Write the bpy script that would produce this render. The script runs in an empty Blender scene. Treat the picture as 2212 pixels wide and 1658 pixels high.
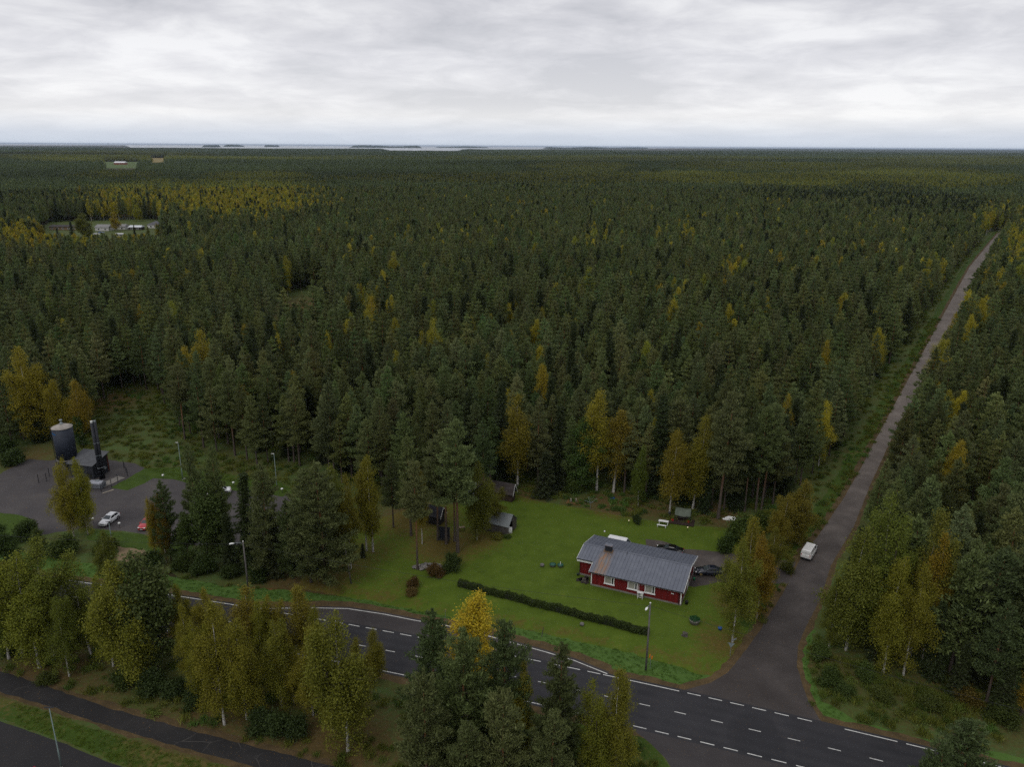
import bpy, bmesh, math, random
import numpy as np
from mathutils import Vector, Matrix
from mathutils.geometry import delaunay_2d_cdt

rng = np.random.default_rng(11)
random.seed(11)
S = bpy.context.scene
R = math.radians
PI = math.pi

# ------------------------------------------------------------------ camera
CAM_H = 68.0
PITCH, ROLL = R(17.25), R(0.34)
FOC = 1655.0 / 2212.0                       # focal length in picture widths
cam_d = bpy.data.cameras.new('camera')
cam_d.sensor_width = 36.0
cam_d.lens = 36.0 * FOC
cam_d.clip_start, cam_d.clip_end = 1.0, 200000.0
cam = bpy.data.objects.new('camera', cam_d)
S.collection.objects.link(cam)
_f = Vector((0, math.cos(PITCH), -math.sin(PITCH)))
_r0 = Vector((1, 0, 0)); _u0 = _r0.cross(_f)
_r = _r0 * math.cos(ROLL) + _u0 * math.sin(ROLL)
_u = _u0 * math.cos(ROLL) - _r0 * math.sin(ROLL)
cam.matrix_world = Matrix(((_r.x, _u.x, -_f.x, 0), (_r.y, _u.y, -_f.y, 0), (_r.z, _u.z, -_f.z, CAM_H), (0, 0, 0, 1)))
S.camera = cam

# ------------------------------------------------------------------ sky, sun, exposure
SUN_EL, SUN_AZ = R(52), R(215)              # azimuth clockwise from +Y
world = bpy.data.worlds.new('World'); S.world = world
world.use_nodes = True
wt = world.node_tree; wt.nodes.clear()
def wn(t, **k):
    n = wt.nodes.new(t)
    for a, b in k.items(): setattr(n, a, b)
    return n
def wl(a, b): wt.links.new(a, b)
wo = wn('ShaderNodeOutputWorld')
sky = wn('ShaderNodeTexSky', sky_type='NISHITA', sun_disc=False, sun_elevation=SUN_EL, sun_rotation=SUN_AZ)
bg1 = wn('ShaderNodeBackground'); bg1.inputs[1].default_value = 0.1
wl(sky.outputs[0], bg1.inputs[0])
tc = wn('ShaderNodeTexCoord')
sep = wn('ShaderNodeSeparateXYZ'); wl(tc.outputs['Generated'], sep.inputs[0])
def wmath(op, a, b=None, c=None):
    n = wn('ShaderNodeMath', operation=op)
    for i, v in enumerate((a, b, c)):
        if v is None: continue
        if isinstance(v, (int, float)): n.inputs[i].default_value = v
        else: wl(v, n.inputs[i])
    return n.outputs[0]
zz = wmath('ADD', wmath('MAXIMUM', sep.outputs[2], 0.0), 0.15)
cx = wmath('DIVIDE', sep.outputs[0], zz); cy = wmath('DIVIDE', sep.outputs[1], zz)
cmb = wn('ShaderNodeCombineXYZ'); wl(cx, cmb.inputs[0]); wl(cy, cmb.inputs[1])
def wnoise(scale, detail, rough, dist, off):
    mp = wn('ShaderNodeMapping'); mp.inputs['Location'].default_value = off; wl(cmb.outputs[0], mp.inputs[0])
    n = wn('ShaderNodeTexNoise'); n.inputs['Scale'].default_value = scale; n.inputs['Detail'].default_value = detail
    n.inputs['Roughness'].default_value = rough; n.inputs['Distortion'].default_value = dist
    wl(mp.outputs[0], n.inputs['Vector']); return n.outputs['Fac']
nA = wnoise(0.50, 3, 0.5, 0.4, (3.1, 7.7, 0)); nB = wnoise(2.3, 7, 0.6, 0.3, (1.7, 0.4, 2.0))
cl = wmath('ADD', wmath('MULTIPLY', nA, 0.58), wmath('MULTIPLY', nB, 0.42))
rampc = wn('ShaderNodeValToRGB'); wl(cl, rampc.inputs[0])
e = rampc.color_ramp.elements
e[0].position, e[0].color = 0.40, (0.51, 0.52, 0.57, 1)
e[1].position, e[1].color = 0.60, (0.96, 0.96, 0.98, 1)
m_ = rampc.color_ramp.elements.new(0.5); m_.color = (0.71, 0.71, 0.755, 1)
# thinner, brighter cloud base towards the horizon, then a blue-grey rim of distant cloud
hz = wn('ShaderNodeValToRGB'); wl(wmath('MAXIMUM', sep.outputs[2], 0.0), hz.inputs[0])
h = hz.color_ramp.elements
h[0].position, h[0].color = 0.0, (0.62, 0.69, 0.80, 1)
h[1].position, h[1].color = 0.24, (0.0, 0.0, 0.0, 1)
for p_, c_ in ((0.012, (0.66, 0.72, 0.82, 1)), (0.035, (1.0, 1.0, 1.0, 1)), (0.10, (0.90, 0.90, 0.93, 1))):
    q_ = h.new(p_); q_.color = c_
hf = wn('ShaderNodeValToRGB'); wl(wmath('MAXIMUM', sep.outputs[2], 0.0), hf.inputs[0])
h2 = hf.color_ramp.elements
h2[0].position, h2[0].color = 0.0, (0.95,) * 3 + (1,)
h2[1].position, h2[1].color = 0.22, (0, 0, 0, 1)
q_ = h2.new(0.05); q_.color = (0.45,) * 3 + (1,)
mixc = wn('ShaderNodeMix', data_type='RGBA')
wl(hf.outputs[0], mixc.inputs['Factor']); wl(rampc.outputs[0], mixc.inputs['A']); wl(hz.outputs[0], mixc.inputs['B'])
bg2 = wn('ShaderNodeBackground'); wl(mixc.outputs['Result'], bg2.inputs[0]); bg2.inputs[1].default_value = 1.0
ms = wn('ShaderNodeMixShader'); ms.inputs[0].default_value = 0.95
wl(bg1.outputs[0], ms.inputs[1]); wl(bg2.outputs[0], ms.inputs[2]); wl(ms.outputs[0], wo.inputs[0])

sun_d = bpy.data.lights.new('sun', 'SUN'); sun_d.energy = 0.7; sun_d.angle = R(22); sun_d.color = (1.0, 0.96, 0.9)
sun = bpy.data.objects.new('sun', sun_d); S.collection.objects.link(sun)
_sd = Vector((math.sin(SUN_AZ) * math.cos(SUN_EL), math.cos(SUN_AZ) * math.cos(SUN_EL), math.sin(SUN_EL)))
sun.rotation_euler = _sd.to_track_quat('Z', 'Y').to_euler()

S.view_settings.view_transform = 'Standard'
S.view_settings.look = 'None'
S.view_settings.exposure = 0.0
S.view_settings.gamma = 1.0
S.view_settings.use_curve_mapping = False
S.render.engine = 'CYCLES'
S.cycles.max_bounces = 5
S.cycles.diffuse_bounces = 2
S.cycles.glossy_bounces = 2
S.cycles.transmission_bounces = 3
S.cycles.transparent_max_bounces = 4
S.cycles.volume_bounces = 0
S.cycles.use_denoising = False
S.cycles.denoiser = 'OPENIMAGEDENOISE'
S.cycles.denoising_input_passes = 'RGB_ALBEDO_NORMAL'
S.cycles.denoising_prefilter = 'ACCURATE'

# ------------------------------------------------------------------ helpers
FV = np.array(_f); RV = np.array(_r); UV = np.array(_u)
def G(x, y, z=0.0):
    """the place in the world (at height z) that a survey point of the 2212 x 1658 picture stands on"""
    d = FV + RV * ((x - 1106) / 1655.0) - UV * ((y - 829) / 1655.0)
    t = (z - CAM_H) / d[2]
    return np.array([d[0] * t, d[1] * t, z])
def PX(P):
    d = np.asarray(P, float) - np.array([0, 0, CAM_H])
    zc = d @ FV
    return 1106 + 1655 * (d @ RV) / zc, 829 - 1655 * (d @ UV) / zc, zc
def GP(pts): return [tuple(G(*p)[:2]) for p in pts]
def tree_height(bx, by, ty):
    b = G(bx, by); lo, hi = 0.0, 45.0
    for _ in range(30):
        m = (lo + hi) / 2
        if PX(b + np.array([0, 0, m]))[1] > ty: lo = m
        else: hi = m
    return lo

def link(o, parent=None):
    S.collection.objects.link(o)
    if parent is not None: o.parent = parent
    return o
def tag(o, label=None, cat=None, group=None, kind=None):
    if label: o['label'] = label
    if cat: o['category'] = cat
    if group: o['group'] = group
    if kind: o['kind'] = kind
    return o
def empty(name, loc, rz=0.0, label=None, cat=None, group=None):
    o = bpy.data.objects.new(name, None); o.empty_display_size = 0.3
    link(o); o.location = (float(loc[0]), float(loc[1]), float(loc[2]) if len(loc) > 2 else 0.0)
    o.rotation_euler = (0, 0, rz)
    return tag(o, label, cat, group)

def np_mesh(name, v, quads=None, tris=None, mats=(), smooth=False):
    """mesh from numpy arrays of quads and / or triangles"""
    me = bpy.data.meshes.new(name)
    v = np.asarray(v, np.float32)
    nq = 0 if quads is None else len(quads); nt = 0 if tris is None else len(tris)
    loops = np.concatenate([np.asarray(a, np.int32).ravel() for a in (quads, tris) if a is not None and len(a)])
    starts = np.concatenate([np.arange(nq) * 4, nq * 4 + np.arange(nt) * 3]).astype(np.int32)
    me.vertices.add(len(v)); me.vertices.foreach_set('co', v.ravel())
    me.loops.add(len(loops)); me.loops.foreach_set('vertex_index', loops)
    me.polygons.add(nq + nt); me.polygons.foreach_set('loop_start', starts)
    if smooth: me.polygons.foreach_set('use_smooth', np.ones(nq + nt, bool))
    for m in mats: me.materials.append(m)
    me.update(); me.validate()
    return me

class MB:
    """collects boxes, tubes and lofts that become ONE mesh object"""
    def __init__(self): self.v = []; self.f = []
    def poly(self, pts):
        n = len(self.v); self.v += [tuple(map(float, p)) for p in pts]; self.f.append(tuple(range(n, n + len(pts)))); return self
    def box(self, c, s, rz=0.0, ry=0.0, rx=0.0):
        M = Matrix.Rotation(rz, 3, 'Z') @ Matrix.Rotation(ry, 3, 'Y') @ Matrix.Rotation(rx, 3, 'X')
        n = len(self.v)
        for i in range(8):
            p = M @ Vector(((i & 1) - .5, (i >> 1 & 1) - .5, (i >> 2 & 1) - .5)) .cross(Vector((0, 0, 0))) if False else M @ Vector((((i & 1) - .5) * s[0], ((i >> 1 & 1) - .5) * s[1], ((i >> 2 & 1) - .5) * s[2]))
            self.v.append((p.x + c[0], p.y + c[1], p.z + c[2]))
        for q in ((0, 2, 3, 1), (4, 5, 7, 6), (0, 1, 5, 4), (2, 6, 7, 3), (0, 4, 6, 2), (1, 3, 7, 5)):
            self.f.append(tuple(n + k for k in q))
        return self
    def hexa(self, b, t):
        """box from 4 bottom and 4 top corners"""
        n = len(self.v); self.v += [tuple(map(float, p)) for p in list(b) + list(t)]
        for q in ((3, 2, 1, 0), (4, 5, 6, 7), (0, 1, 5, 4), (1, 2, 6, 5), (2, 3, 7, 6), (3, 0, 4, 7)):
            self.f.append(tuple(n + k for k in q))
        return self
    def loft(self, rings, caps=True, closed=True):
        n = len(self.v); k = len(rings[0])
        for r_ in rings: self.v += [tuple(map(float, p)) for p in r_]
        for i in range(len(rings) - 1):
            for j in range(k if closed else k - 1):
                a = n + i * k + j; b = n + i * k + (j + 1) % k
                self.f.append((a, b, b + k, a + k))
        if caps:
            self.f.append(tuple(n + j for j in range(k))[::-1])
            self.f.append(tuple(n + (len(rings) - 1) * k + j for j in range(k)))
        return self
    def tube(self, pts, rad, n=8, caps=True):
        pts = [Vector(tuple(map(float, p))) for p in pts]
        rad = [rad] * len(pts) if isinstance(rad, (int, float)) else list(rad)
        rings = []
        for i, p in enumerate(pts):
            d = (pts[min(i + 1, len(pts) - 1)] - pts[max(i - 1, 0)]).normalized()
            ref = Vector((1, 0, 0)) if abs(d.x) < .8 else Vector((0, 1, 0))
            a = d.cross(ref).normalized(); b = d.cross(a)
            rings.append([tuple(p + (a * math.cos(2 * PI * k / n) + b * math.sin(2 * PI * k / n)) * rad[i]) for k in range(n)])
        return self.loft(rings, caps)
    def lathe(self, prof, n=20, c=(0, 0, 0)):
        rings = [[(c[0] + r_ * math.cos(2 * PI * k / n), c[1] + r_ * math.sin(2 * PI * k / n), c[2] + z) for k in range(n)] for r_, z in prof]
        return self.loft(rings, True)
    def mesh(self, name, mat, smooth=False):
        me = bpy.data.meshes.new(name); me.from_pydata(self.v, [], self.f)
        if mat: me.materials.append(mat)
        bm = bmesh.new(); bm.from_mesh(me); bmesh.ops.recalc_face_normals(bm, faces=bm.faces); bm.to_mesh(me); bm.free()
        if smooth: me.polygons.foreach_set('use_smooth', [True] * len(me.polygons))
        me.update(); return me
    def build(self, name, mat, parent=None, smooth=False):
        return link(bpy.data.objects.new(name, self.mesh(name, mat, smooth)), parent)

# ------------------------------------------------------------------ materials
MATS = {}
class NT:
    def __init__(self, name):
        self.m = bpy.data.materials.new(name); self.m.use_nodes = True
        self.t = self.m.node_tree; self.t.nodes.clear()
        self.o = self.n('ShaderNodeOutputMaterial')
    def n(self, t, **k):
        x = self.t.nodes.new(t)
        for a, b in k.items(): setattr(x, a, b)
        return x
    def l(self, a, b): self.t.links.new(a, b)
    def setin(self, sock, v):
        if v is None: return
        if hasattr(v, 'is_linked') or hasattr(v, 'links'): self.l(v, sock)
        else: sock.default_value = v
    def math(self, op, a, b=None, clamp=False):
        n = self.n('ShaderNodeMath', operation=op); n.use_clamp = clamp
        self.setin(n.inputs[0], a); self.setin(n.inputs[1], b); return n.outputs[0]
    def noise(self, vec, scale, detail=4, rough=.55, dist=0.0):
        n = self.n('ShaderNodeTexNoise'); n.inputs['Scale'].default_value = scale; n.inputs['Detail'].default_value = detail
        n.inputs['Roughness'].default_value = rough; n.inputs['Distortion'].default_value = dist
        if vec is not None: self.l(vec, n.inputs['Vector'])
        return n.outputs['Fac']
    def ramp(self, fac, *stops):
        n = self.n('ShaderNodeValToRGB'); self.l(fac, n.inputs[0]); el = n.color_ramp.elements
        for i, (p, c) in enumerate(stops):
            x = el[i] if i < 2 else el.new(p)
            x.position = p; x.color = tuple(c) + (1,) if len(c) == 3 else c
        return n.outputs[0]
    def mix(self, f, a, b, mode='MIX'):
        n = self.n('ShaderNodeMix', data_type='RGBA', blend_type=mode)
        self.setin(n.inputs['Factor'], f)
        for s, v in (('A', a), ('B', b)):
            if isinstance(v, tuple): v = v + (1,) if len(v) == 3 else v
            self.setin(n.inputs[s], v)
        return n.outputs['Result']
    def pos(self): return self.n('ShaderNodeNewGeometry').outputs['Position']
    def obj(self): return self.n('ShaderNodeTexCoord').outputs['Object']
    def attr(self, name, typ='GEOMETRY', out='Fac'):
        n = self.n('ShaderNodeAttribute', attribute_name=name, attribute_type=typ); return n.outputs[out]
    def surf(self, col, rough=.8, metal=0.0, spec=.3, bump=None, bs=.3, bd=.05, coat=0.0):
        b = self.n('ShaderNodeBsdfPrincipled')
        if isinstance(col, tuple): col = col + (1,) if len(col) == 3 else col
        self.setin(b.inputs['Base Color'], col); self.setin(b.inputs['Roughness'], rough)
        b.inputs['Metallic'].default_value = metal; b.inputs['Specular IOR Level'].default_value = spec
        b.inputs['Coat Weight'].default_value = coat
        if bump is not None:
            n = self.n('ShaderNodeBump'); n.inputs['Strength'].default_value = bs; n.inputs['Distance'].default_value = bd
            self.l(bump, n.inputs['Height']); self.l(n.outputs[0], b.inputs['Normal'])
        self.l(b.outputs[0], self.o.inputs[0]); return self.m

def plain(name, col, rough=.7, metal=0.0, var=.25, scale=2.0, spec=.3, coat=0.0, bump=0.0):
    """painted / weathered plain surface: colour with soft blotches and fine grain"""
    if name in MATS: return MATS[name]
    t = NT(name); p = t.obj()
    f = t.noise(p, scale, 5, .6)
    c = t.ramp(f, (.3, tuple(k * (1 - var) for k in col)), (.7, tuple(min(1, k * (1 + var * .6)) for k in col)))
    g = t.noise(p, scale * 11, 2)
    r = t.math('ADD', t.math('MULTIPLY', g, .2), rough - .1, True)
    MATS[name] = t.surf(c, r, metal, spec, g if bump else None, bump, .02, coat)
    return MATS[name]

def ground_mat(name, stops, scale=.35, fine=3.0, rough=.9, litter=None, litter_cols=None, bump=.5, speck=None):
    """ground: two scales of noise through a colour ramp, an optional painted-on layer of fallen leaves"""
    t = NT(name); p = t.pos()
    a = t.noise(p, scale, 5, .6, .4); b = t.noise(p, fine, 4, .65)
    f = t.math('ADD', t.math('MULTIPLY', a, .6), t.math('MULTIPLY', b, .4))
    c = t.ramp(f, *stops)
    if litter:
        l = t.attr(litter)
        brk = t.noise(p, 1.3, 6, .7)
        fac = t.ramp(t.math('ADD', l, t.math('MULTIPLY', t.math('SUBTRACT', brk, .5), 1.1)), (.38, (0, 0, 0)), (.72, (1, 1, 1)))
        lc = t.ramp(t.noise(p, 2.2, 5, .7), (.3, litter_cols[0]), (.7, litter_cols[1]))
        c = t.mix(fac, c, lc)
    if speck:
        sp = t.ramp(t.noise(p, speck[1], 2, .5), (speck[2], (0, 0, 0)), (speck[2] + .04, (1, 1, 1)))
        c = t.mix(sp, c, speck[0])
    MATS[name] = t.surf(c, rough, 0, .15, b, bump, .06)
    return MATS[name]
# ------------------------------------------------------------------ ground materials
M_forest = ground_mat('forest_floor', [(.3, (.022, .020, .010)), (.5, (.045, .040, .016)), (.62, (.075, .048, .018)), (.75, (.05, .055, .018))], .12, 1.5,
                      litter='litter', litter_cols=((.085, .042, .014), (.17, .085, .028)))
M_lawn = ground_mat('lawn_grass', [(.30, (.040, .064, .007)), (.45, (.064, .100, .009)), (.58, (.076, .116, .011)), (.70, (.122, .144, .021))], .30, 2.6,
                    litter='litter', litter_cols=((.070, .060, .012), (.125, .090, .022)), bump=.35)
M_verge = ground_mat('verge_grass', [(.3, (.046, .090, .017)), (.5, (.064, .122, .023)), (.7, (.084, .142, .031))], .5, 3.5, bump=.4)
M_meadow = ground_mat('meadow_grass', [(.3, (.040, .046, .013)), (.46, (.068, .076, .020)), (.58, (.060, .098, .026)), (.75, (.115, .098, .034))], .25, 2.2,
                      litter='litter', litter_cols=((.070, .050, .018), (.12, .082, .030)), bump=.8)
M_strip = ground_mat('strip_grass', [(.3, (.026, .045, .006)), (.55, (.045, .078, .010)), (.75, (.08, .10, .02))], .4, 3.0,
                     litter='litter', litter_cols=((.10, .075, .022), (.16, .11, .04)), bump=.6)
M_shoulder = ground_mat('leafy_shoulder', [(.3, (.045, .034, .018)), (.5, (.082, .057, .027)), (.7, (.135, .092, .044))], .5, 4.0, bump=.5)
def asphalt(name, stops, crack=None, line=None):
    t = NT(name); p = t.pos()
    a = t.noise(p, .16, 4, .6, .3); b = t.noise(p, 9.0, 3, .6)
    f = t.math('ADD', t.math('MULTIPLY', a, .75), t.math('MULTIPLY', b, .25))
    c = t.ramp(f, *stops)
    if crack:
        v = t.n('ShaderNodeTexVoronoi', feature='DISTANCE_TO_EDGE'); v.inputs['Scale'].default_value = crack
        mp = t.n('ShaderNodeMixRGB'); mp.inputs[0].default_value = .35
        nz = t.n('ShaderNodeTexNoise'); nz.inputs['Scale'].default_value = .6; nz.inputs['Detail'].default_value = 4
        t.l(p, nz.inputs['Vector']); t.l(p, mp.inputs[1]); t.l(nz.outputs['Color'], mp.inputs[2]); t.l(mp.outputs[0], v.inputs['Vector'])
        k = t.ramp(v.outputs['Distance'], (.0012, (1, 1, 1)), (.005, (0, 0, 0)))
        c = t.mix(t.math('MULTIPLY', k, t.ramp(t.noise(p, .22, 2), (.5, (0, 0, 0)), (.62, (1, 1, 1)))), c, (.11, .10, .09))
    if line is not None:      # paler wheel tracks along both lanes
        sp_ = t.n('ShaderNodeSeparateXYZ'); t.l(p, sp_.inputs[0]); X = sp_.outputs[0]
        yc = t.math('ADD', t.math('MULTIPLY', t.math('ADD', t.math('MULTIPLY', X, float(line.c[0])), float(line.c[1])), X), float(line.c[2]))
        lat = t.math('ABSOLUTE', t.math('MULTIPLY', t.math('SUBTRACT', sp_.outputs[1], yc), .955))
        w_ = t.math('MULTIPLY', t.math('ADD', t.math('COSINE', t.math('MULTIPLY', t.math('SUBTRACT', lat, 1.35), 3.7)), 1.0), .5)
        w_ = t.math('MULTIPLY', w_, t.ramp(t.noise(p, .35, 4, .6), (.3, (.2, .2, .2)), (.7, (1, 1, 1))))
        c = t.mix(t.math('MULTIPLY', w_, .55), c, (.038, .037, .040))
        pt = t.ramp(t.noise(p, .055, 1, .3), (.60, (0, 0, 0)), (.61, (1, 1, 1)))
        c = t.mix(t.math('MULTIPLY', pt, .35), c, (.014, .014, .017))
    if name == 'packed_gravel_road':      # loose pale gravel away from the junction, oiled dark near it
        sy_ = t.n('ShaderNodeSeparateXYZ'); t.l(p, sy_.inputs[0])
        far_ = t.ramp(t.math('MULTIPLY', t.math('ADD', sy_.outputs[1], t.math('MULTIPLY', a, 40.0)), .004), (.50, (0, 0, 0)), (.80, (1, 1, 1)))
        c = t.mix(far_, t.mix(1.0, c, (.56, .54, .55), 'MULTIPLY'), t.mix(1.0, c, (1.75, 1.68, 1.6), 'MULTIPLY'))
    # scattered leaves
    sp = t.ramp(t.noise(p, 6.5, 1, .4), (.71, (0, 0, 0)), (.74, (1, 1, 1)))
    c = t.mix(t.math('MULTIPLY', sp, t.ramp(t.noise(p, .25, 2), (.42, (0, 0, 0)), (.6, (1, 1, 1)))), c, (.16, .10, .035))
    return t.surf(c, .78, 0, .3, b, .25, .01)
M_bay = asphalt('old_asphalt', [(.3, (.030, .026, .027)), (.5, (.042, .037, .037)), (.7, (.058, .051, .049))])
M_path = asphalt('path_asphalt', [(.3, (.014, .013, .014)), (.5, (.020, .019, .019)), (.7, (.034, .031, .030))], .28)
M_park = asphalt('park_asphalt', [(.3, (.014, .013, .015)), (.5, (.019, .018, .019)), (.7, (.027, .025, .025))])
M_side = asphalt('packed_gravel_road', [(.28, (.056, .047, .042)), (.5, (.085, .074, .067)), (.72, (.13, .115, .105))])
M_lot = ground_mat('lot_gravel', [(.3, (.044, .040, .041)), (.5, (.070, .064, .064)), (.68, (.098, .088, .080)), (.8, (.12, .105, .088))], .14, 4.0, bump=.4,
                   speck=((.15, .085, .03), 2.4, .70))
M_paleg = ground_mat('pale_dry_grass', [(.3, (.13, .095, .05)), (.7, (.24, .18, .11))], .6, 4.0)
M_field = ground_mat('far_field', [(.3, (.05, .085, .02)), (.7, (.09, .12, .03))], .02, .2)
M_yfield = ground_mat('stubble_field', [(.3, (.16, .12, .04)), (.7, (.24, .19, .07))], .02, .2)
t = NT('road_paint'); p_ = t.pos(); M_paint = t.surf(t.mix(t.ramp(t.noise(p_, 5.0, 5, .75), (.54, (0, 0, 0)), (.66, (1, 1, 1))), t.ramp(t.noise(p_, 1.2, 3), (.3, (.48, .48, .45)), (.7, (.68, .68, .64))), (.14, .135, .13)), .75)

# ------------------------------------------------------------------ road lines from surveyed points
def linefit(pts, deg=2):
    a = np.array(GP(pts)); return np.poly1d(np.polyfit(a[:, 0], a[:, 1], deg))
LT = linefit([(370, 1285), (575, 1321), (855, 1370), (1130, 1424), (1310, 1457), (1465, 1493), (1770, 1562), (1940, 1606), (2090, 1641)])
LC = linefit([(413, 1329), (626, 1368), (854, 1410), (1380, 1521), (1527, 1554), (1684, 1591), (1853, 1634)])
LL = linefit([(394, 1368), (473, 1384), (626, 1411), (798, 1444), (1148, 1518), (1360, 1568), (1470, 1594), (1580, 1620)])
M_road = asphalt('road_asphalt', [(.3, (.017, .017, .020)), (.5, (.024, .0235, .027)), (.7, (.033, .032, .036))], None, LC)
XR = np.arange(-190, 131, 4.0)
def off(line, d):
    """points of a line moved sideways by d metres (positive: away from the camera)"""
    s = line.deriv()(XR); k = np.sqrt(1 + s * s)
    return list(zip(XR - s / k * d, line(XR) + d / k))
main_road = off(LL, -.45) + off(LT, .45)[::-1]
shoulder = off(LL, -1.7) + off(LT, 1.5)[::-1]
bay_line = GP([(545, 1316), (610, 1315), (690, 1314.5), (751, 1316), (830, 1328), (900, 1342), (967, 1353), (1030, 1368), (1090, 1385), (1180, 1410), (1240, 1428), (1312, 1457)])
def offpoly(pts, d):
    a = np.array(pts); t = np.gradient(a, axis=0); t /= np.linalg.norm(t, axis=1)[:, None]
    n = np.stack([-t[:, 1], t[:, 0]], 1); return [tuple(q) for q in a + n * d]
def between(line, x0, x1, d=-.2, n=14):
    xs = np.linspace(x0, x1, n); return [(x, line(x) + d) for x in xs]
bay = offpoly(bay_line, .5) + between(LT, bay_line[0][0], bay_line[-1][0])[::-1]
bay_sh = offpoly(bay_line, 1.9) + between(LT, bay_line[0][0], bay_line[-1][0])[::-1]
side_left = GP([(1462, 1496), (1500, 1486), (1535, 1476), (1572, 1455), (1600, 1420), (1640, 1365), (1666, 1322), (1690, 1285), (1708, 1250), (1722, 1222), (1735, 1195), (1765, 1162), (1820, 1081), (1859, 1013), (1896, 942), (1990, 768), (2095, 576), (2138, 524), (2156, 503)])
side_right = GP([(1790, 1572), (1771, 1555), (1741, 1504), (1722, 1443), (1724, 1395), (1749, 1339), (1771, 1296), (1795, 1223), (1838, 1138), (1878, 1040), (1924, 942), (2022, 768), (2117, 585), (2154, 528), (2170, 503)])
side_right = side_right[:8] + offpoly(side_right, -.45)[8:]
side_road = side_left + side_right[::-1]
side_sh = offpoly(side_left, 1.1) + offpoly(side_right, -.8)[::-1]
ditch = GP([(560, 1255), (640, 1265), (760, 1287), (960, 1324), (1150, 1358), (1320, 1396), (1450, 1430), (1510, 1450)])
verge_n = GP([(60, 1195), (370, 1247), (500, 1268), (640, 1276)]) + ditch[2:] + GP([(1545, 1466), (1540, 1500)]) + [(x, float(LT(x))) for x in np.linspace(25, -110, 30)]
lawn = GP([(1114, 1070), (1170, 1085), (1225, 1093), (1300, 1107), (1355, 1117), (1420, 1129), (1500, 1136), (1575, 1142), (1640, 1190), (1640, 1300), (1600, 1400), (1575, 1440), (1530, 1466), (1470, 1440)]) + ditch[::-1][1:-1] + \
    GP([(655, 1240), (690, 1205), (760, 1160), (830, 1118), (900, 1095), (1000, 1090), (1080, 1085)])
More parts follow.
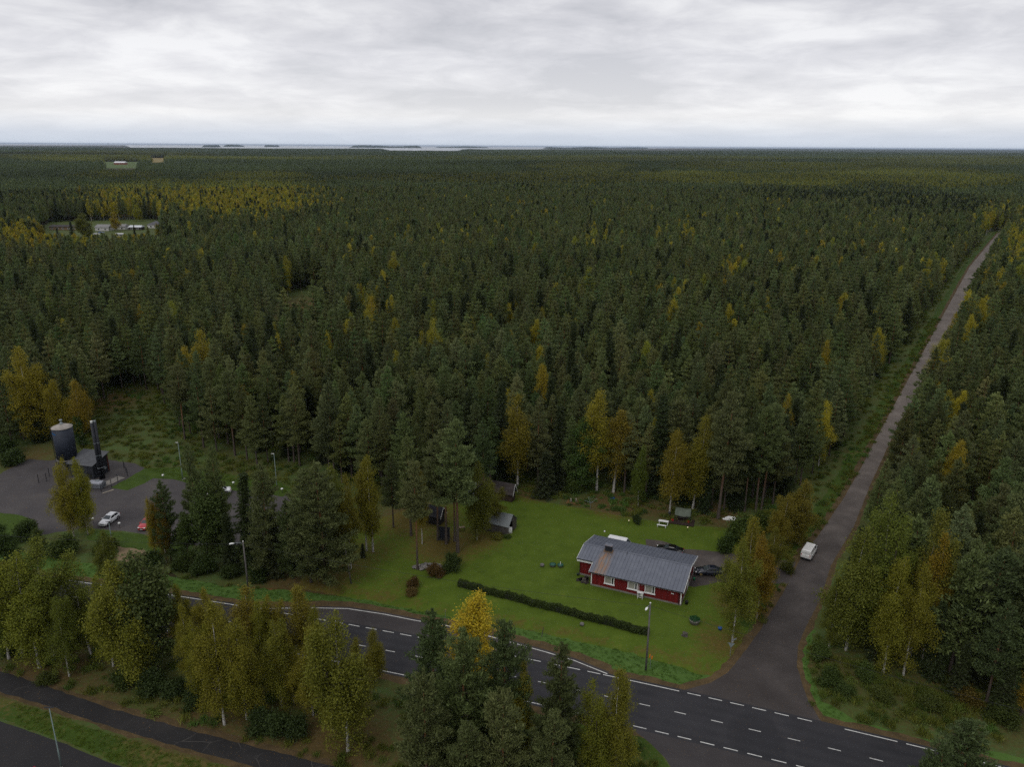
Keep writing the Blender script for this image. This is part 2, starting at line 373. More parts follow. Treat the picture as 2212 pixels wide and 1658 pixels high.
# name, polygon, jitter, material, flat
REG = [
    ('meadow', GP([(150, 985), (205, 930), (212, 880), (250, 846), (330, 850), (372, 900), (400, 950), (500, 992), (640, 992), (700, 1050), (650, 1080), (420, 1060), (330, 1050), (250, 1060)]), .8, M_meadow, 0),
    ('roadside_meadow', GP([(-240, 1230), (60, 1215), (320, 1225), (430, 1262), (640, 1276), (700, 1330), (560, 1330), (300, 1290), (-240, 1200)]), .6, M_meadow, 0),
    ('grass_bank', GP([(-240, 1380), (0, 1380), (420, 1400), (800, 1470), (1150, 1545), (1380, 1590), (1440, 1680), (1380, 1900), (700, 1658), (420, 1575), (0, 1450), (-240, 1380)]), .5, M_meadow, 0),
    ('forest_edge_grass', GP([(1730, 1440), (1760, 1370), (1850, 1420), (1960, 1470), (2100, 1500), (2400, 1560), (2500, 1750), (2100, 1640), (1840, 1590), (1740, 1520)]), .6, M_meadow, 0),
    ('pale_grass_patch', GP([(255, 1180), (300, 1175), (320, 1195), (310, 1215), (250, 1212)]), .5, M_paleg, 0),
    ('grass_island_edge', GP([(190, 1145), (308, 1156), (420, 1175), (400, 1205), (250, 1180), (185, 1165)]), .3, M_strip, 0),
    ('lawn', lawn, .25, M_lawn, 0),
    ('grass_verge', verge_n, .3, M_verge, 0),
    ('forest_road_verge', offpoly(side_left[5:], 3.6) + side_left[5:][::-1], .5, M_strip, 0),
    ('corner_verge', GP([(1722, 1443), (1724, 1395), (1745, 1350), (1760, 1365), (1745, 1440), (1775, 1515), (1850, 1560), (1960, 1590), (2130, 1620), (2420, 1690), (2400, 1720), (2090, 1650), (1940, 1610), (1790, 1572), (1741, 1504)]), .25, M_verge, 0),
    ('grass_corner', GP([(1352, 1572), (1385, 1590), (1425, 1625), (1450, 1665), (1480, 1760), (1250, 1760), (1200, 1560)]), .2, M_strip, 0),
    ('road_shoulder', shoulder, .25, M_shoulder, 0),
    ('lay_by_shoulder', bay_sh, .25, M_shoulder, 0),
    ('forest_road_shoulder', side_sh, .3, M_shoulder, 0),
    ('path_shoulder', GP([(-120, 1412), (0, 1444), (60, 1462), (233, 1516), (413, 1566), (714, 1642), (900, 1700), (760, 1730), (549, 1670), (376, 1622), (233, 1580), (94, 1533), (0, 1505), (-120, 1470)]), .25, M_shoulder, 0),
    ('grass_strip', GP([(-120, 1476), (0, 1510), (94, 1537), (233, 1586), (376, 1628), (549, 1676), (700, 1720), (500, 1745), (270, 1655), (210, 1633), (131, 1600), (0, 1554), (-120, 1515)]), .2, M_strip, 0),
    ('gravel_lot', GP([(-160, 1060), (0, 1024), (63, 992), (108, 996), (170, 985), (291, 1002), (330, 1020), (420, 1049), (500, 1052), (610, 1066), (632, 1080), (640, 1140), (560, 1185), (400, 1178), (308, 1154), (190, 1141), (120, 1152), (22, 1166), (-60, 1215), (-200, 1240)]), .25, M_lot, 1),
    ('grass_island', GP([(240, 1054), (280, 1032), (313, 1012), (402, 1010), (470, 1022), (600, 1040), (640, 1062), (610, 1074), (500, 1060), (418, 1048), (375, 1036), (331, 1034), (300, 1050), (276, 1060)]), .2, M_strip, 0),
    ('grass_wedge', GP([(-160, 1100), (0, 1108), (40, 1113), (75, 1124), (40, 1150), (0, 1176), (-160, 1230)]), .25, M_strip, 0),
    ('driveway', GP([(1395, 1165), (1440, 1172), (1480, 1186), (1560, 1193), (1640, 1205), (1720, 1215), (1700, 1262), (1610, 1262), (1560, 1258), (1500, 1268), (1450, 1262), (1400, 1230)]), .2, M_side, 1),
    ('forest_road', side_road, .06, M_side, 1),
    ('side_street', GP([(1345, 1555), (1376, 1584), (1408, 1610), (1437, 1640), (1462, 1680), (1500, 1780), (2300, 1900), (1900, 1690), (1600, 1620)]), .05, M_bay, 1),
    ('lay_by', bay, .05, M_bay, 1),
    ('main_road', main_road, .0, M_road, 1),
    ('foot_path', GP([(-120, 1418), (0, 1451), (60, 1470), (233, 1530), (413, 1580), (714, 1655), (900, 1712), (780, 1728), (549, 1657), (376, 1612), (233, 1570), (94, 1523), (0, 1496), (-120, 1460)]), .12, M_path, 1),
    ('car_park', GP([(-160, 1512), (0, 1559), (131, 1605), (210, 1638), (263, 1658), (420, 1745), (-300, 1850)]), .06, M_park, 1),
]

# ------------------------------------------------------------------ one triangulated sheet, cut into its regions
def resample(pts, step, jit):
    out = []
    for i, a in enumerate(pts):
        a = np.array(a); b = np.array(pts[(i + 1) % len(pts)]); L = np.linalg.norm(b - a)
        st = step if min(np.linalg.norm(a), np.linalg.norm(b)) < 230 else step * 6
        n = max(1, int(L / st)); d = (b - a) / max(L, 1e-6)
        for k in range(n):
            q = a + (b - a) * k / n
            if jit: q = q + np.array([-d[1], d[0]]) * float(rng.normal(0, jit * .5))
            out.append((float(q[0]), float(q[1])))
    return out
def area(p):
    a = np.array(p); x, y = a[:, 0], a[:, 1]
    return .5 * float(np.sum(x * np.roll(y, -1) - np.roll(x, -1) * y))
NEAR = [(-260, 30), (260, 30), (520, 760), (-520, 760)]
VC, FC, polys = [], [], []
for nm, pts, jit, mt, flat in [('ground', NEAR, 0, M_forest, 0)] + REG:
    p = resample(pts, 3.0 if nm == 'ground' else (1.6 if not jit else 1.0), jit)
    if nm == 'ground': p = list(NEAR)
    if area(p) < 0: p = p[::-1]
    polys.append((nm, np.array(p), mt, flat))
    FC.append(list(range(len(VC), len(VC) + len(p)))); VC += p
def gridpts(x0, x1, y0, y1, s):
    gx, gy = np.meshgrid(np.arange(x0, x1, s), np.arange(y0, y1, s)); q = np.stack([gx.ravel(), gy.ravel()], 1)
    return q + rng.uniform(-.35, .35, q.shape) * s
ins = [gridpts(-105, 95, 62, 165, 2.2), gridpts(-250, 250, 40, 330, 12.0), gridpts(-300, 400, 330, 740, 40.0)]
VC += [tuple(map(float, q)) for a in ins for q in a]
cv, ce, cf, ov, oe, of = delaunay_2d_cdt([Vector(v) for v in VC], [], FC, 0, 1e-4, True)
cv = np.array([(v.x, v.y) for v in cv])
owner = np.array([max(o) if len(o) else -1 for o in of])
tri = np.array([list(f)[:3] for f in cf])

def seg_dist(P, line):
    """distance of many points from a polyline"""
    P = np.atleast_2d(P); best = np.full(len(P), 1e9)
    for a, b in zip(line[:-1], line[1:]):
        a = np.array(a); b = np.array(b); d = b - a
        t = np.clip(((P - a) @ d) / (d @ d), 0, 1)
        best = np.minimum(best, np.linalg.norm(P - a - t[:, None] * d, axis=1))
    return best
def inside(P, poly):
    P = np.atleast_2d(P); poly = np.asarray(poly); x, y = P[:, 0], P[:, 1]; r_ = np.zeros(len(P), bool)
    x0, y0 = poly[:, 0], poly[:, 1]; x1, y1 = np.roll(x0, -1), np.roll(y0, -1)
    for a, b, c, d in zip(x0, y0, x1, y1):
        if b == d: continue
        m = ((b > y) != (d > y)); r_ ^= m & (x < (c - a) * (y - b) / (d - b) + a)
    return r_
def bump2(P, s, seed):
    P = np.atleast_2d(P); k = np.random.default_rng(seed); v = 0
    for i in range(5):
        a = k.uniform(0, 2 * PI); f = s * k.uniform(.6, 1.7); v = v + np.sin((P[:, 0] * math.cos(a) + P[:, 1] * math.sin(a)) * f + k.uniform(0, 6))
    return v / 5
def hgt(P):
    P = np.atleast_2d(np.asarray(P, float)[..., :2])
    d = seg_dist(P, ditch)
    z = -.55 * np.exp(-(d / 1.0) ** 2)
    return z
def zat(x, y): return float(hgt([(x, y)])[0])
zz_ = hgt(cv) + .05 * bump2(cv, .35, 3)
flat_id = {i + 1 for i, r_ in enumerate(REG) if r_[4]}
fl = np.zeros(len(cv), bool)
for i, o in enumerate(owner):
    if o in flat_id: fl[tri[i]] = True
zz_[fl] = 0.0
# fallen leaves gather under the trees
litter = np.zeros(len(cv))
def blob(px, py, r, amt):
    g_ = G(px, py)[:2]; d = np.linalg.norm(cv - g_, axis=1); np.maximum(litter, amt * np.exp(-(d / r) ** 2), out=litter)
for b_ in ((960, 1180, 9, .85), (900, 1120, 12, .8), (1030, 1165, 7, .8), (800, 1190, 9, .6), (730, 1225, 9, .75), (690, 1262, 7, .8), (620, 1262, 7, .75), (860, 1265, 7, .5),
           (1585, 1300, 5, .8), (1600, 1240, 6, .75), (1560, 1390, 6, .75), (1520, 1340, 4, .45), (1240, 1085, 5, .6), (1600, 1130, 6, .8), (1500, 1130, 5, .4),
           (1330, 1090, 8, .9), (1420, 1100, 8, .7), (1550, 1110, 8, .8), (1150, 1065, 6, .8), (225, 870, 14, .9), (300, 840, 12, .7), (330, 985, 8, .5), (60, 985, 12, .7), (250, 950, 10, .5),
           (550, 1015, 10, .5), (480, 1000, 8, .5), (650, 660, 30, .8), (620, 700, 26, .85), (690, 690, 20, .7), (1800, 1440, 8, .6), (2050, 1520, 14, .6), (100, 1450, 10, .8), (450, 1560, 14, .7),
           (700, 1630, 14, .8), (980, 1600, 16, .6), (200, 1480, 12, .6), (1330, 1640, 8, .5), (1780, 1130, 7, .5), (1850, 980, 9, .5)):
    blob(*b_)
dd = seg_dist(cv, ditch)
np.maximum(litter, .62 * np.exp(-((dd - 1.2) / 1.6) ** 2), out=litter)
GROUND = {}
for i, (nm, poly, mt, flat) in enumerate(polys):
    T = tri[owner == i]
    if not len(T): print('EMPTY REGION', nm); continue
    u, inv = np.unique(T.ravel(), return_inverse=True)
    me = np_mesh(nm, np.column_stack([cv[u], zz_[u]]), tris=inv.reshape(-1, 3), mats=[mt], smooth=True)
    at = me.attributes.new('litter', 'FLOAT', 'POINT'); at.data.foreach_set('value', litter[u].astype(np.float32))
    o = link(bpy.data.objects.new(nm, me)); tag(o, kind='structure'); GROUND[nm] = o
# the land beyond, to the horizon (under the forest)
Rr = 92000
far = MB().poly([(-Rr, -2000, -.9), (Rr, -2000, -.9), (Rr, Rr, -.9), (-Rr, Rr, -.9)]).build('terrain', M_forest)
tag(far, kind='structure')

# ------------------------------------------------------------------ painted lines: each dash is a part of the road it lies on
def strip(line, x0, x1, w, parent, name, z=.006, n=None):
    n = n or max(2, int((x1 - x0) / 2) + 1); xs = np.linspace(x0, x1, n); m = MB(); s = line.deriv()(xs); k = np.sqrt(1 + s * s)
    a = [(x - q / kk * w / 2, line(x) + w / 2 / kk, z) for x, q, kk in zip(xs, s, k)]; b = [(x + q / kk * w / 2, line(x) - w / 2 / kk, z) for x, q, kk in zip(xs, s, k)]
    for i in range(n - 1): m.poly([b[i], b[i + 1], a[i + 1], a[i]])
    return m.build(name, M_paint, parent)
mr = GROUND['main_road']
def gx(px, py): return float(G(px, py)[0])
x = gx(1380, 1521) - 40 * 4.25
while x < 75:
    strip(LC, x, x + 1.35, .11, mr, 'centre_line_dash', n=2); x += 4.25
def dashes(line, x0, x1, on, gap):
    x = x0
    while x + on <= x1 + .2: strip(line, x, x + on, .13, mr, 'edge_line_dash', n=2); x += on + gap
xa, xb, xc, xd = gx(575, 1321), gx(1312, 1457), gx(1467, 1494), gx(1800, 1570)
strip(LT, -150, xa - .8, .14, mr, 'edge_line')
dashes(LT, xa, xb - 1.0, 1.7, .95)
strip(LT, xb - .6, xc, .14, mr, 'edge_line'); dashes(LT, xc + 1.0, xd, 1.6, .95); strip(LT, xd + 1.2, gx(1940, 1606), .14, mr, 'edge_line'); strip(LT, gx(1940, 1606) + .9, 110, .14, mr, 'edge_line')
strip(LL, -150, gx(430, 1376), .14, mr, 'edge_line'); strip(LL, gx(430, 1376) + .8, gx(1215, 1535), .14, mr, 'edge_line')
dashes(LL, gx(1230, 1539), gx(1730, 1658) + 6, 1.55, 1.0)
bl = np.array(bay_line); m = MB()
ba, bb = np.array(offpoly(bay_line, .07)), np.array(offpoly(bay_line, -.07))
for i in range(len(bl) - 1): m.poly([(*bb[i], .006), (*bb[i + 1], .006), (*ba[i + 1], .006), (*ba[i], .006)])
m.build('edge_line', M_paint, GROUND['lay_by'])
# ------------------------------------------------------------------ tree materials
def leaf_mat(name, cols, src, trans=.25, rough=.6):
    """foliage: random tint for every leaf, and the tree's own tint from its object (or from its instance)"""
    t = NT(name)
    ri = t.n('ShaderNodeNewGeometry').outputs['Random Per Island']
    c = t.ramp(ri, *[(i / (len(cols) - 1), k) for i, k in enumerate(cols)])
    if src == 'object': tint = t.n('ShaderNodeObjectInfo').outputs['Color']
    elif src == 'instance': tint = t.attr('tint', 'INSTANCER', 'Color')
    else: tint = None
    if tint is not None: c = t.mix(1.0, c, tint, 'MULTIPLY')
    d = t.n('ShaderNodeBsdfPrincipled'); t.l(c, d.inputs['Base Color']); d.inputs['Roughness'].default_value = rough; d.inputs['Specular IOR Level'].default_value = .15
    tr = t.n('ShaderNodeBsdfTranslucent'); t.l(c, tr.inputs['Color'])
    mx = t.n('ShaderNodeMixShader'); mx.inputs[0].default_value = trans
    t.l(d.outputs[0], mx.inputs[1]); t.l(tr.outputs[0], mx.inputs[2]); t.l(mx.outputs[0], t.o.inputs[0])
    return t.m
PINE_C = [(.098, .122, .041), (.117, .144, .049), (.142, .170, .061), (.106, .130, .045)]
SPRUCE_C = [(.034, .046, .016), (.042, .056, .020), (.054, .070, .026)]
BIRCH_C = [(.150, .148, .020), (.178, .172, .024), (.222, .205, .030), (.138, .148, .022)]
GREEN_C = [(.062, .086, .020), (.078, .104, .026), (.100, .125, .034)]
def bark_mat(kind):
    t = NT(kind + '_bark'); p = t.obj(); s = t.n('ShaderNodeSeparateXYZ'); t.l(p, s.inputs[0])
    mp = t.n('ShaderNodeMapping'); t.l(p, mp.inputs[0])
    if kind == 'birch':
        mp.inputs['Scale'].default_value = (1.2, 1.2, 6.0)
        n = t.noise(mp.outputs[0], 2.2, 4, .7)
        c = t.ramp(n, (.38, (.05, .045, .04)), (.50, (.44, .42, .38)), (.75, (.58, .56, .52)))
    elif kind == 'pine':
        mp.inputs['Scale'].default_value = (3, 3, 1.2)
        n = t.noise(mp.outputs[0], 3.0, 5, .7)
        lo = t.ramp(n, (.3, (.05, .040, .034)), (.7, (.12, .098, .082)))
        hi = t.ramp(n, (.3, (.15, .068, .028)), (.7, (.26, .125, .058)))
        f = t.ramp(t.math('ADD', t.math('MULTIPLY', s.outputs[2], .1), t.math('MULTIPLY', n, .3)), (.45, (0, 0, 0)), (.95, (1, 1, 1)))
        c = t.mix(f, lo, hi)
    else:
        mp.inputs['Scale'].default_value = (4, 4, 1.0)
        n = t.noise(mp.outputs[0], 3.0, 5, .7)
        c = t.ramp(n, (.3, (.045, .038, .03)), (.7, (.11, .09, .07)))
    return t.surf(c, .9, 0, .1, n, .4, .04)
BARK = {k: bark_mat(k) for k in ('birch', 'pine', 'spruce')}

# ------------------------------------------------------------------ tree shapes
def unit(a): return a / np.maximum(np.linalg.norm(a, axis=-1, keepdims=True), 1e-9)
def leaves(c, d, L, Wd, k):
    """diamond-shaped leaves / needle tufts: centre, direction, length, width"""
    n = len(c); ref = unit(k.normal(size=(n, 3))); s = unit(np.cross(d, ref))
    L = np.asarray(L)[:, None] / 2; Wd = np.asarray(Wd)[:, None] / 2
    bend = np.cross(d, s) * L * k.uniform(-.35, .35, (n, 1))
    v = np.stack([c - d * L, c + s * Wd + bend * .5, c + d * L, c - s * Wd + bend * .5], 1).reshape(-1, 3)
    return v, np.arange(n * 4).reshape(-1, 4)
def stick(mb, pts, rad, n): mb.tube(pts, rad, n, caps=False)

def grow(kind, seed, nleaf, Ht, c0, Rm, size=1.0, limbs=True, pexp=.84):
    """one tree: returns (trunk mesh builder, leaf vertices, leaf quads)"""
    k = np.random.default_rng(seed); mb = MB()
    ph, am = k.uniform(0, 6), k.uniform(.05, .22) * (1.6 if kind == 'birch' else .8)
    def axis(z): t = z / Ht; return np.array([am * math.sin(ph + 4 * t) * t * 1.6, am * math.cos(ph * 1.3 + 3.3 * t) * t * 1.6, z])
    r0 = {'pine': .19, 'spruce': .17, 'birch': .15, 'broad': .17}[kind] * Ht / 16
    zs = np.linspace(0, Ht * .96, 9)
    stick(mb, [axis(z) for z in zs], [max(.02, r0 * ((1 - z / Ht) ** .8) + (.25 * r0 if z == 0 else 0)) for z in zs], 7 if limbs else 4)
    mb.ntrunk = len(mb.f)
    # lobes: some sides and storeys of the crown reach out further than others
    lob = [(k.integers(1, 4), k.uniform(.5, 1.6), k.uniform(0, 6.3)) for _ in range(4)]
    def lobe(az, z): return sum(math.sin(m * az + f * z + p) for m, f, p in lob) / 4
    # birches and other broadleaves fork into several leaders
    lead = [(np.zeros(3), 0.0, Ht)]
    if kind in ('birch', 'broad'):
        for j in range(int(k.integers(2, 4))):
            a_ = k.uniform(0, 2 * PI); zs_ = Ht * k.uniform(.22, .5); ht_ = Ht * k.uniform(.72, .93)
            lead.append((np.array([math.cos(a_), math.sin(a_), 0]) * Rm * k.uniform(.45, .8), zs_, ht_))
            if limbs: stick(mb, [axis(zz_) + lead[-1][0] * ((zz_ - zs_) / (ht_ - zs_)) ** .8 for zz_ in np.linspace(zs_, ht_ * .95, 5)], [.09, .075, .055, .035, .015], 5)
    cen, dirs, rad = [], [], []
    z = c0 * Ht
    step = {'pine': .66, 'spruce': .48, 'birch': .34, 'broad': .38}[kind] * (1 if limbs else 1.5)
    amp = {'pine': .38, 'spruce': .12, 'birch': .60, 'broad': .5}[kind]
    while z < Ht * .985:
        t = (z - c0 * Ht) / (Ht - c0 * Ht)
        if kind == 'pine':
            nb = 6; prof = Rm * ((1 - t) ** pexp) * (.80 + .20 * min(1, t / .15)) + .05; el0, el1 = -4, 34
        elif kind == 'spruce':
            nb = 7; prof = Rm * (1 - t) ** .9 + .1; el0, el1 = -22, 30
        elif kind == 'birch':
            nb = 4; prof = Rm * (math.sin(PI * min(1, .10 + .90 * t ** .9)) ** .85) * (1.05 - .15 * t) + .10; el0, el1 = 12, 62
        else:
            nb = 5; prof = Rm * (math.sin(PI * min(1, .18 + .80 * t ** .95)) ** .6) + .15; el0, el1 = 8, 60
        az0 = k.uniform(0, 2 * PI)
        for b in range(nb):
            if kind != 'spruce' and k.random() < .1: continue
            az = az0 + b * 2 * PI / nb + k.normal(0, .3)
            L = prof * k.uniform(.72, 1.14) * (1 + amp * lobe(az, z))
            if kind == 'pine' and t < .25 and k.random() < .3: L *= .6
            el = R(el0 + (el1 - el0) * t + k.normal(0, 8))
            d = np.array([math.cos(az) * math.cos(el), math.sin(az) * math.cos(el), math.sin(el)])
            a0 = axis(z)
            if len(lead) > 1:
                o_, zs_, ht_ = lead[int(k.integers(0, len(lead)))]
                if ht_ < Ht:
                    if not (zs_ < z < ht_): continue
                    a0 = a0 + o_ * ((z - zs_) / (ht_ - zs_)) ** .8
                    L *= .8 * min(1.0, 2.2 * (ht_ - z) / (ht_ - zs_)) + .06
                L *= .86
            nc = max(2, int(L / (.36 if limbs else .7)))
            fr = np.linspace({'pine': .34, 'spruce': .2, 'birch': .30, 'broad': .3}[kind], 1.0, nc)
            P = a0 + d * (fr[:, None] * L)
            if kind == 'spruce': P[:, 2] -= .05 * (fr * L) ** 2
            if kind == 'birch': P[:, 2] -= .16 * (fr * L) ** 2 * k.uniform(.5, 1.6)
            if kind == 'pine': P[:, 2] += .06 * (fr * L) ** 2
            side = np.cross(d, [0, 0, 1.0]); P += side * k.normal(0, {'pine': .22, 'spruce': .05, 'birch': .22, 'broad': .3}[kind], (nc, 1)) * fr[:, None]
            cen.append(P); dirs.append(np.tile(d, (nc, 1))); rad.append(np.full(nc, {'pine': .30, 'spruce': .26, 'birch': .34, 'broad': .42}[kind]) * (.7 + .6 * k.random(nc)) * (.55 + .45 * fr[::-1] if kind == 'spruce' else 1) * ((.38 + .62 * (1 - t) ** .6) if kind == 'pine' else 1))
            if limbs and L > .8: stick(mb, [a0, P[nc // 2], P[-1]], [.05 * (1.2 - t), .026, .008], 3)
        z += step * k.uniform(.75, 1.25)
    top = axis(Ht * .97)
    cen.append(np.array([axis(Ht * q_) for q_ in (.93, .95, .97, .985, 1.0, 1.01)])); dirs.append(np.tile([0, 0, 1.0], (6, 1))); rad.append(np.array([.16, .14, .12, .1, .08, .07]) * (1 if kind in ('pine', 'spruce') else 1.6))
    cen = np.concatenate(cen); dirs = np.concatenate(dirs); rad = np.concatenate(rad)
    w = rad ** 1.1 * k.uniform(.3, 1.0, len(rad)); idx = k.choice(len(cen), nleaf, p=w / w.sum())
    flatz = {'pine': .55, 'spruce': .42, 'birch': 1.1, 'broad': .8}[kind]
    g_ = np.clip(k.normal(size=(nleaf, 3)), -1.6, 1.6) * rad[idx][:, None] * np.array([1, 1, flatz])
    c = cen[idx] + g_
    up = np.array([0, 0, 1.0])
    if kind == 'pine': d = unit(dirs[idx] * .6 + up * .7 + k.normal(0, .5, (nleaf, 3))); L, Wd = .36, .12
    elif kind == 'spruce': d = unit(dirs[idx] * 1.0 - up * .25 + k.normal(0, .45, (nleaf, 3))); L, Wd = .40, .17
    elif kind == 'birch': d = unit(dirs[idx] * .2 - up * .7 + k.normal(0, .7, (nleaf, 3))); L, Wd = .21, .15; c[:, 2] -= k.exponential(.35, nleaf)
    else: d = unit(dirs[idx] * .3 + k.normal(0, .8, (nleaf, 3))); L, Wd = .28, .20
    v, q = leaves(c, d, L * size * k.uniform(.7, 1.3, nleaf), Wd * size * k.uniform(.75, 1.25, nleaf), k)
    return mb, v, q

def leafcols(kind): return {'pine': PINE_C, 'spruce': SPRUCE_C, 'birch': BIRCH_C, 'broad': GREEN_C}[kind]
LM = {k: leaf_mat(k + '_leaves', leafcols(k), 'object') for k in ('pine', 'spruce', 'birch', 'broad')}
LMI = {k: leaf_mat(k + '_wood_leaves', leafcols(k), 'instance') for k in ('pine', 'spruce', 'birch', 'broad')}
BK = {'pine': BARK['pine'], 'spruce': BARK['spruce'], 'birch': BARK['birch'], 'broad': BARK['spruce']}

# individual trees: trunk and crown meshes, shared by the copies
HERO = {}
def hero_set(key, kind, n, nleaf, Ht, c0, Rm, size=1.0, pexp=.84):
    HERO[key] = []
    for i in range(n):
        mb, v, q = grow(kind, hash_(key) + i, nleaf, Ht * (1 + .04 * (i - n / 2)), c0 * (1 + .12 * ((i * 7) % 3 - 1)), Rm * (1 + .1 * ((i * 5) % 3 - 1)), size, True, pexp)
        tm = mb.mesh('trunk', BK[kind], True); tm.materials.append(BARK['spruce']); tm.polygons.foreach_set('material_index', [int(f_ >= mb.ntrunk) for f_ in range(len(tm.polygons))])
        HERO[key].append((tm, np_mesh('crown', v, q, mats=[LM[kind]]), Ht * (1 + .04 * (i - n / 2)), kind))
def hash_(s): return sum((i + 1) * ord(c) for i, c in enumerate(s)) * 13
hero_set('pine', 'pine', 8, 11000, 16, .34, 2.85)
hero_set('pine_open', 'pine', 5, 24000, 16, .12, 3.6, .95, .60)
hero_set('pine_tall', 'pine', 4, 13000, 18, .46, 3.1, 1.0, .62)
hero_set('spruce', 'spruce', 3, 8000, 15, .05, 2.1)
hero_set('birch', 'birch', 8, 27000, 16, .12, 3.1, .80)
hero_set('birch_edge', 'birch', 4, 17000, 17, .22, 2.4, .82)
hero_set('broad', 'broad', 3, 14000, 13, .12, 3.4)

def place_tree(key, x, y, height, tint, label, group=None, var=None, wide=1.0, lean=(0, 0), rz=None, name=None):
    tr, cr, H0, kind = HERO[key][(var if var is not None else random.randrange(99)) % len(HERO[key])]
    nm = name or {'pine': 'pine_tree', 'spruce': 'spruce_tree', 'birch': 'birch_tree', 'broad': 'leafy_tree'}[kind]
    cat = {'pine': 'pine tree', 'spruce': 'spruce tree', 'birch': 'birch tree', 'broad': 'tree'}[kind]
    o = empty(nm, (x, y, zat(x, y) - .05), 0, label, cat, group)
    s = height / H0; w = s * wide
    o.scale = (w, w, s)
    M = Matrix.Rotation(random.uniform(0, 2 * PI) if rz is None else rz, 4, 'Z')
    if lean != (0, 0):
        a = Vector((lean[0], lean[1], height)).normalized(); M = Vector((0, 0, 1)).rotation_difference(a).to_matrix().to_4x4() @ M
    o.rotation_euler = M.to_euler()
    t = link(bpy.data.objects.new('trunk', tr), o); c = link(bpy.data.objects.new('crown', cr), o)
    c.color = (*tint, 1)
    return o

# tints
OCHRE = (1.05, .98, .8); YEL = (1.45, 1.22, .75); YG = (1.0, 1.05, .85); OLV = (.72, .86, .85); ORG = (1.25, .95, .65); BRIGHT = (2.6, 2.0, 1.1); DK = (.62, .80, .85)
PG = (1, 1, 1); PD = (.72, .78, .8); PL = (1.15, 1.12, 1.1); SG = (1, 1, 1)
HAND = []     # ground points of the hand-placed trees
def T(key, bx, by, ty, tint, label, wide=1.0, lean=0.0, var=None, group=None, name=None):
    p = G(bx, by); h = tree_height(bx, by, ty)
    HAND.append((p[0], p[1]))
    j = lambda c: c * random.uniform(.94, 1.06)
    return place_tree(key, p[0], p[1], h, tuple(map(j, tint)), label, group, var, wide, (lean, 0), None, name)
# trees between the foot path and the road
T('birch', 301, 1464, 1212, YG, 'leaning birch with a long bare white trunk left of the big green alder', 1.15, -1.8, 0)
T('birch', 198, 1416, 1238, OLV, 'olive birch with mottled slanting trunk, second from the left edge above the foot path', 1.2, -1.5, 1)
T('birch', 19, 1424, 1235, DK, 'dark olive birch with short white trunk base at the left edge above the foot path', 1.3, 0, 2)
T('birch', 86, 1444, 1196, YG, 'yellow-green tree with dark trunk nearest the foot path at far left', 1.25, 0, 3)
T('birch', 118, 1425, 1168, OLV, 'tall olive tree behind the dark trunk at far left above the foot path', 1.3, 0, 4)
T('broad', 339, 1444, 1212, PG, 'broad dark green alder with a round crown beside the main road', 1.12, -.8, 0)
T('birch', 485, 1567, 1301, (1.05, 1.0, .8), 'yellow-green birch with a bare white lower trunk beside the foot path', .95, 0, 5)
T('birch', 533, 1555, 1339, OCHRE, 'ochre birch just right of the white-trunked birch by the foot path', .9, 0, 0)
T('birch', 609, 1527, 1337, (.9, .92, .8), 'slim olive-ochre birch above the dark green bushes by the path', .9, 0, 1)
T('birch', 677, 1547, 1357, OCHRE, 'ochre birch above the right end of the dark green bushes', .95, 0, 2)
T('birch', 752, 1624, 1325, (.85, .92, .8), 'large olive birch with short white trunk foot, nearest the bottom edge left of the pines', 1.15, 0, 3)
T('birch_edge', 545, 1440, 1267, (1.02, .9, .75), 'rounded golden birch in front of the left street lamp at the road edge', 1.5, 0, 0)
T('birch', 462, 1448, 1271, OCHRE, 'ochre birch whose top reaches over the road, left of the golden birch', .95, 0, 4)
T('birch_edge', 652, 1442, 1263, OCHRE, 'thin ochre birch standing against the road left of the lay-by', 1.2, 0, 1)
T('birch', 415, 1482, 1305, (1.1, 1.0, .8), 'ochre birch at the right foot of the big green alder', .8, 0, 5)
T('birch', 812, 1474, 1359, OCHRE, 'small ochre birch at the near road edge left of the big pines', .95, 0, 0)
T('birch', 720, 1580, 1430, OCHRE, 'low ochre birch crowded between two birches above the path', .9, 0, 2)
T('birch', 590, 1500, 1400, OCHRE, 'small ochre birch half hidden behind the slim olive birch', .9, 0, 4)
T('birch', 245, 1440, 1245, YG, 'yellow-green birch between the olive birch and the leaning birch', 1.0, 0, 6)
T('birch', 150, 1462, 1290, OLV, 'lower olive birch in front at far left above the foot path', 1.05, 0, 7)
T('birch', 50, 1420, 1215, (.8, .85, .75), 'olive birch between the left edge and the dark-trunked tree', 1.1, 0, 5)
T('birch', 505, 1500, 1320, OCHRE, 'ochre birch close behind the white-trunked birch by the foot path', 1.0, 0, 6)
T('birch', 570, 1470, 1300, (1.0, .95, .75), 'golden-olive birch below the rounded golden birch', 1.0, 0, 7)
T('birch', 635, 1520, 1365, (1.0, .98, .8), 'olive-yellow birch right of the slim olive-ochre birch', .95, 0, 3)
T('birch', 700, 1500, 1345, (.95, .95, .75), 'olive birch at the road edge behind the large olive birch', .95, 0, 6)
T('birch', 775, 1560, 1380, OCHRE, 'ochre birch between the large olive birch and the big pines', .9, 0, 4)
T('birch', 440, 1510, 1340, (1.0, .98, .78), 'yellow-olive birch left of the white-trunked birch by the path', .9, 0, 1)
T('birch', 285, 1400, 1225, OLV, 'olive birch at the near road edge behind the leaning birch', 1.15, 0, 2)
T('birch', 400, 1420, 1262, (1.05, 1.0, .8), 'yellow-ochre birch at the near road edge right of the alder', 1.0, 0, 6)
T('birch', 600, 1450, 1285, OCHRE, 'ochre birch at the near road edge below the street lamp', 1.0, 0, 1)
T('birch', 690, 1460, 1310, OCHRE, 'thin ochre birch at the near road edge before the lay-by', .8, 0, 0)
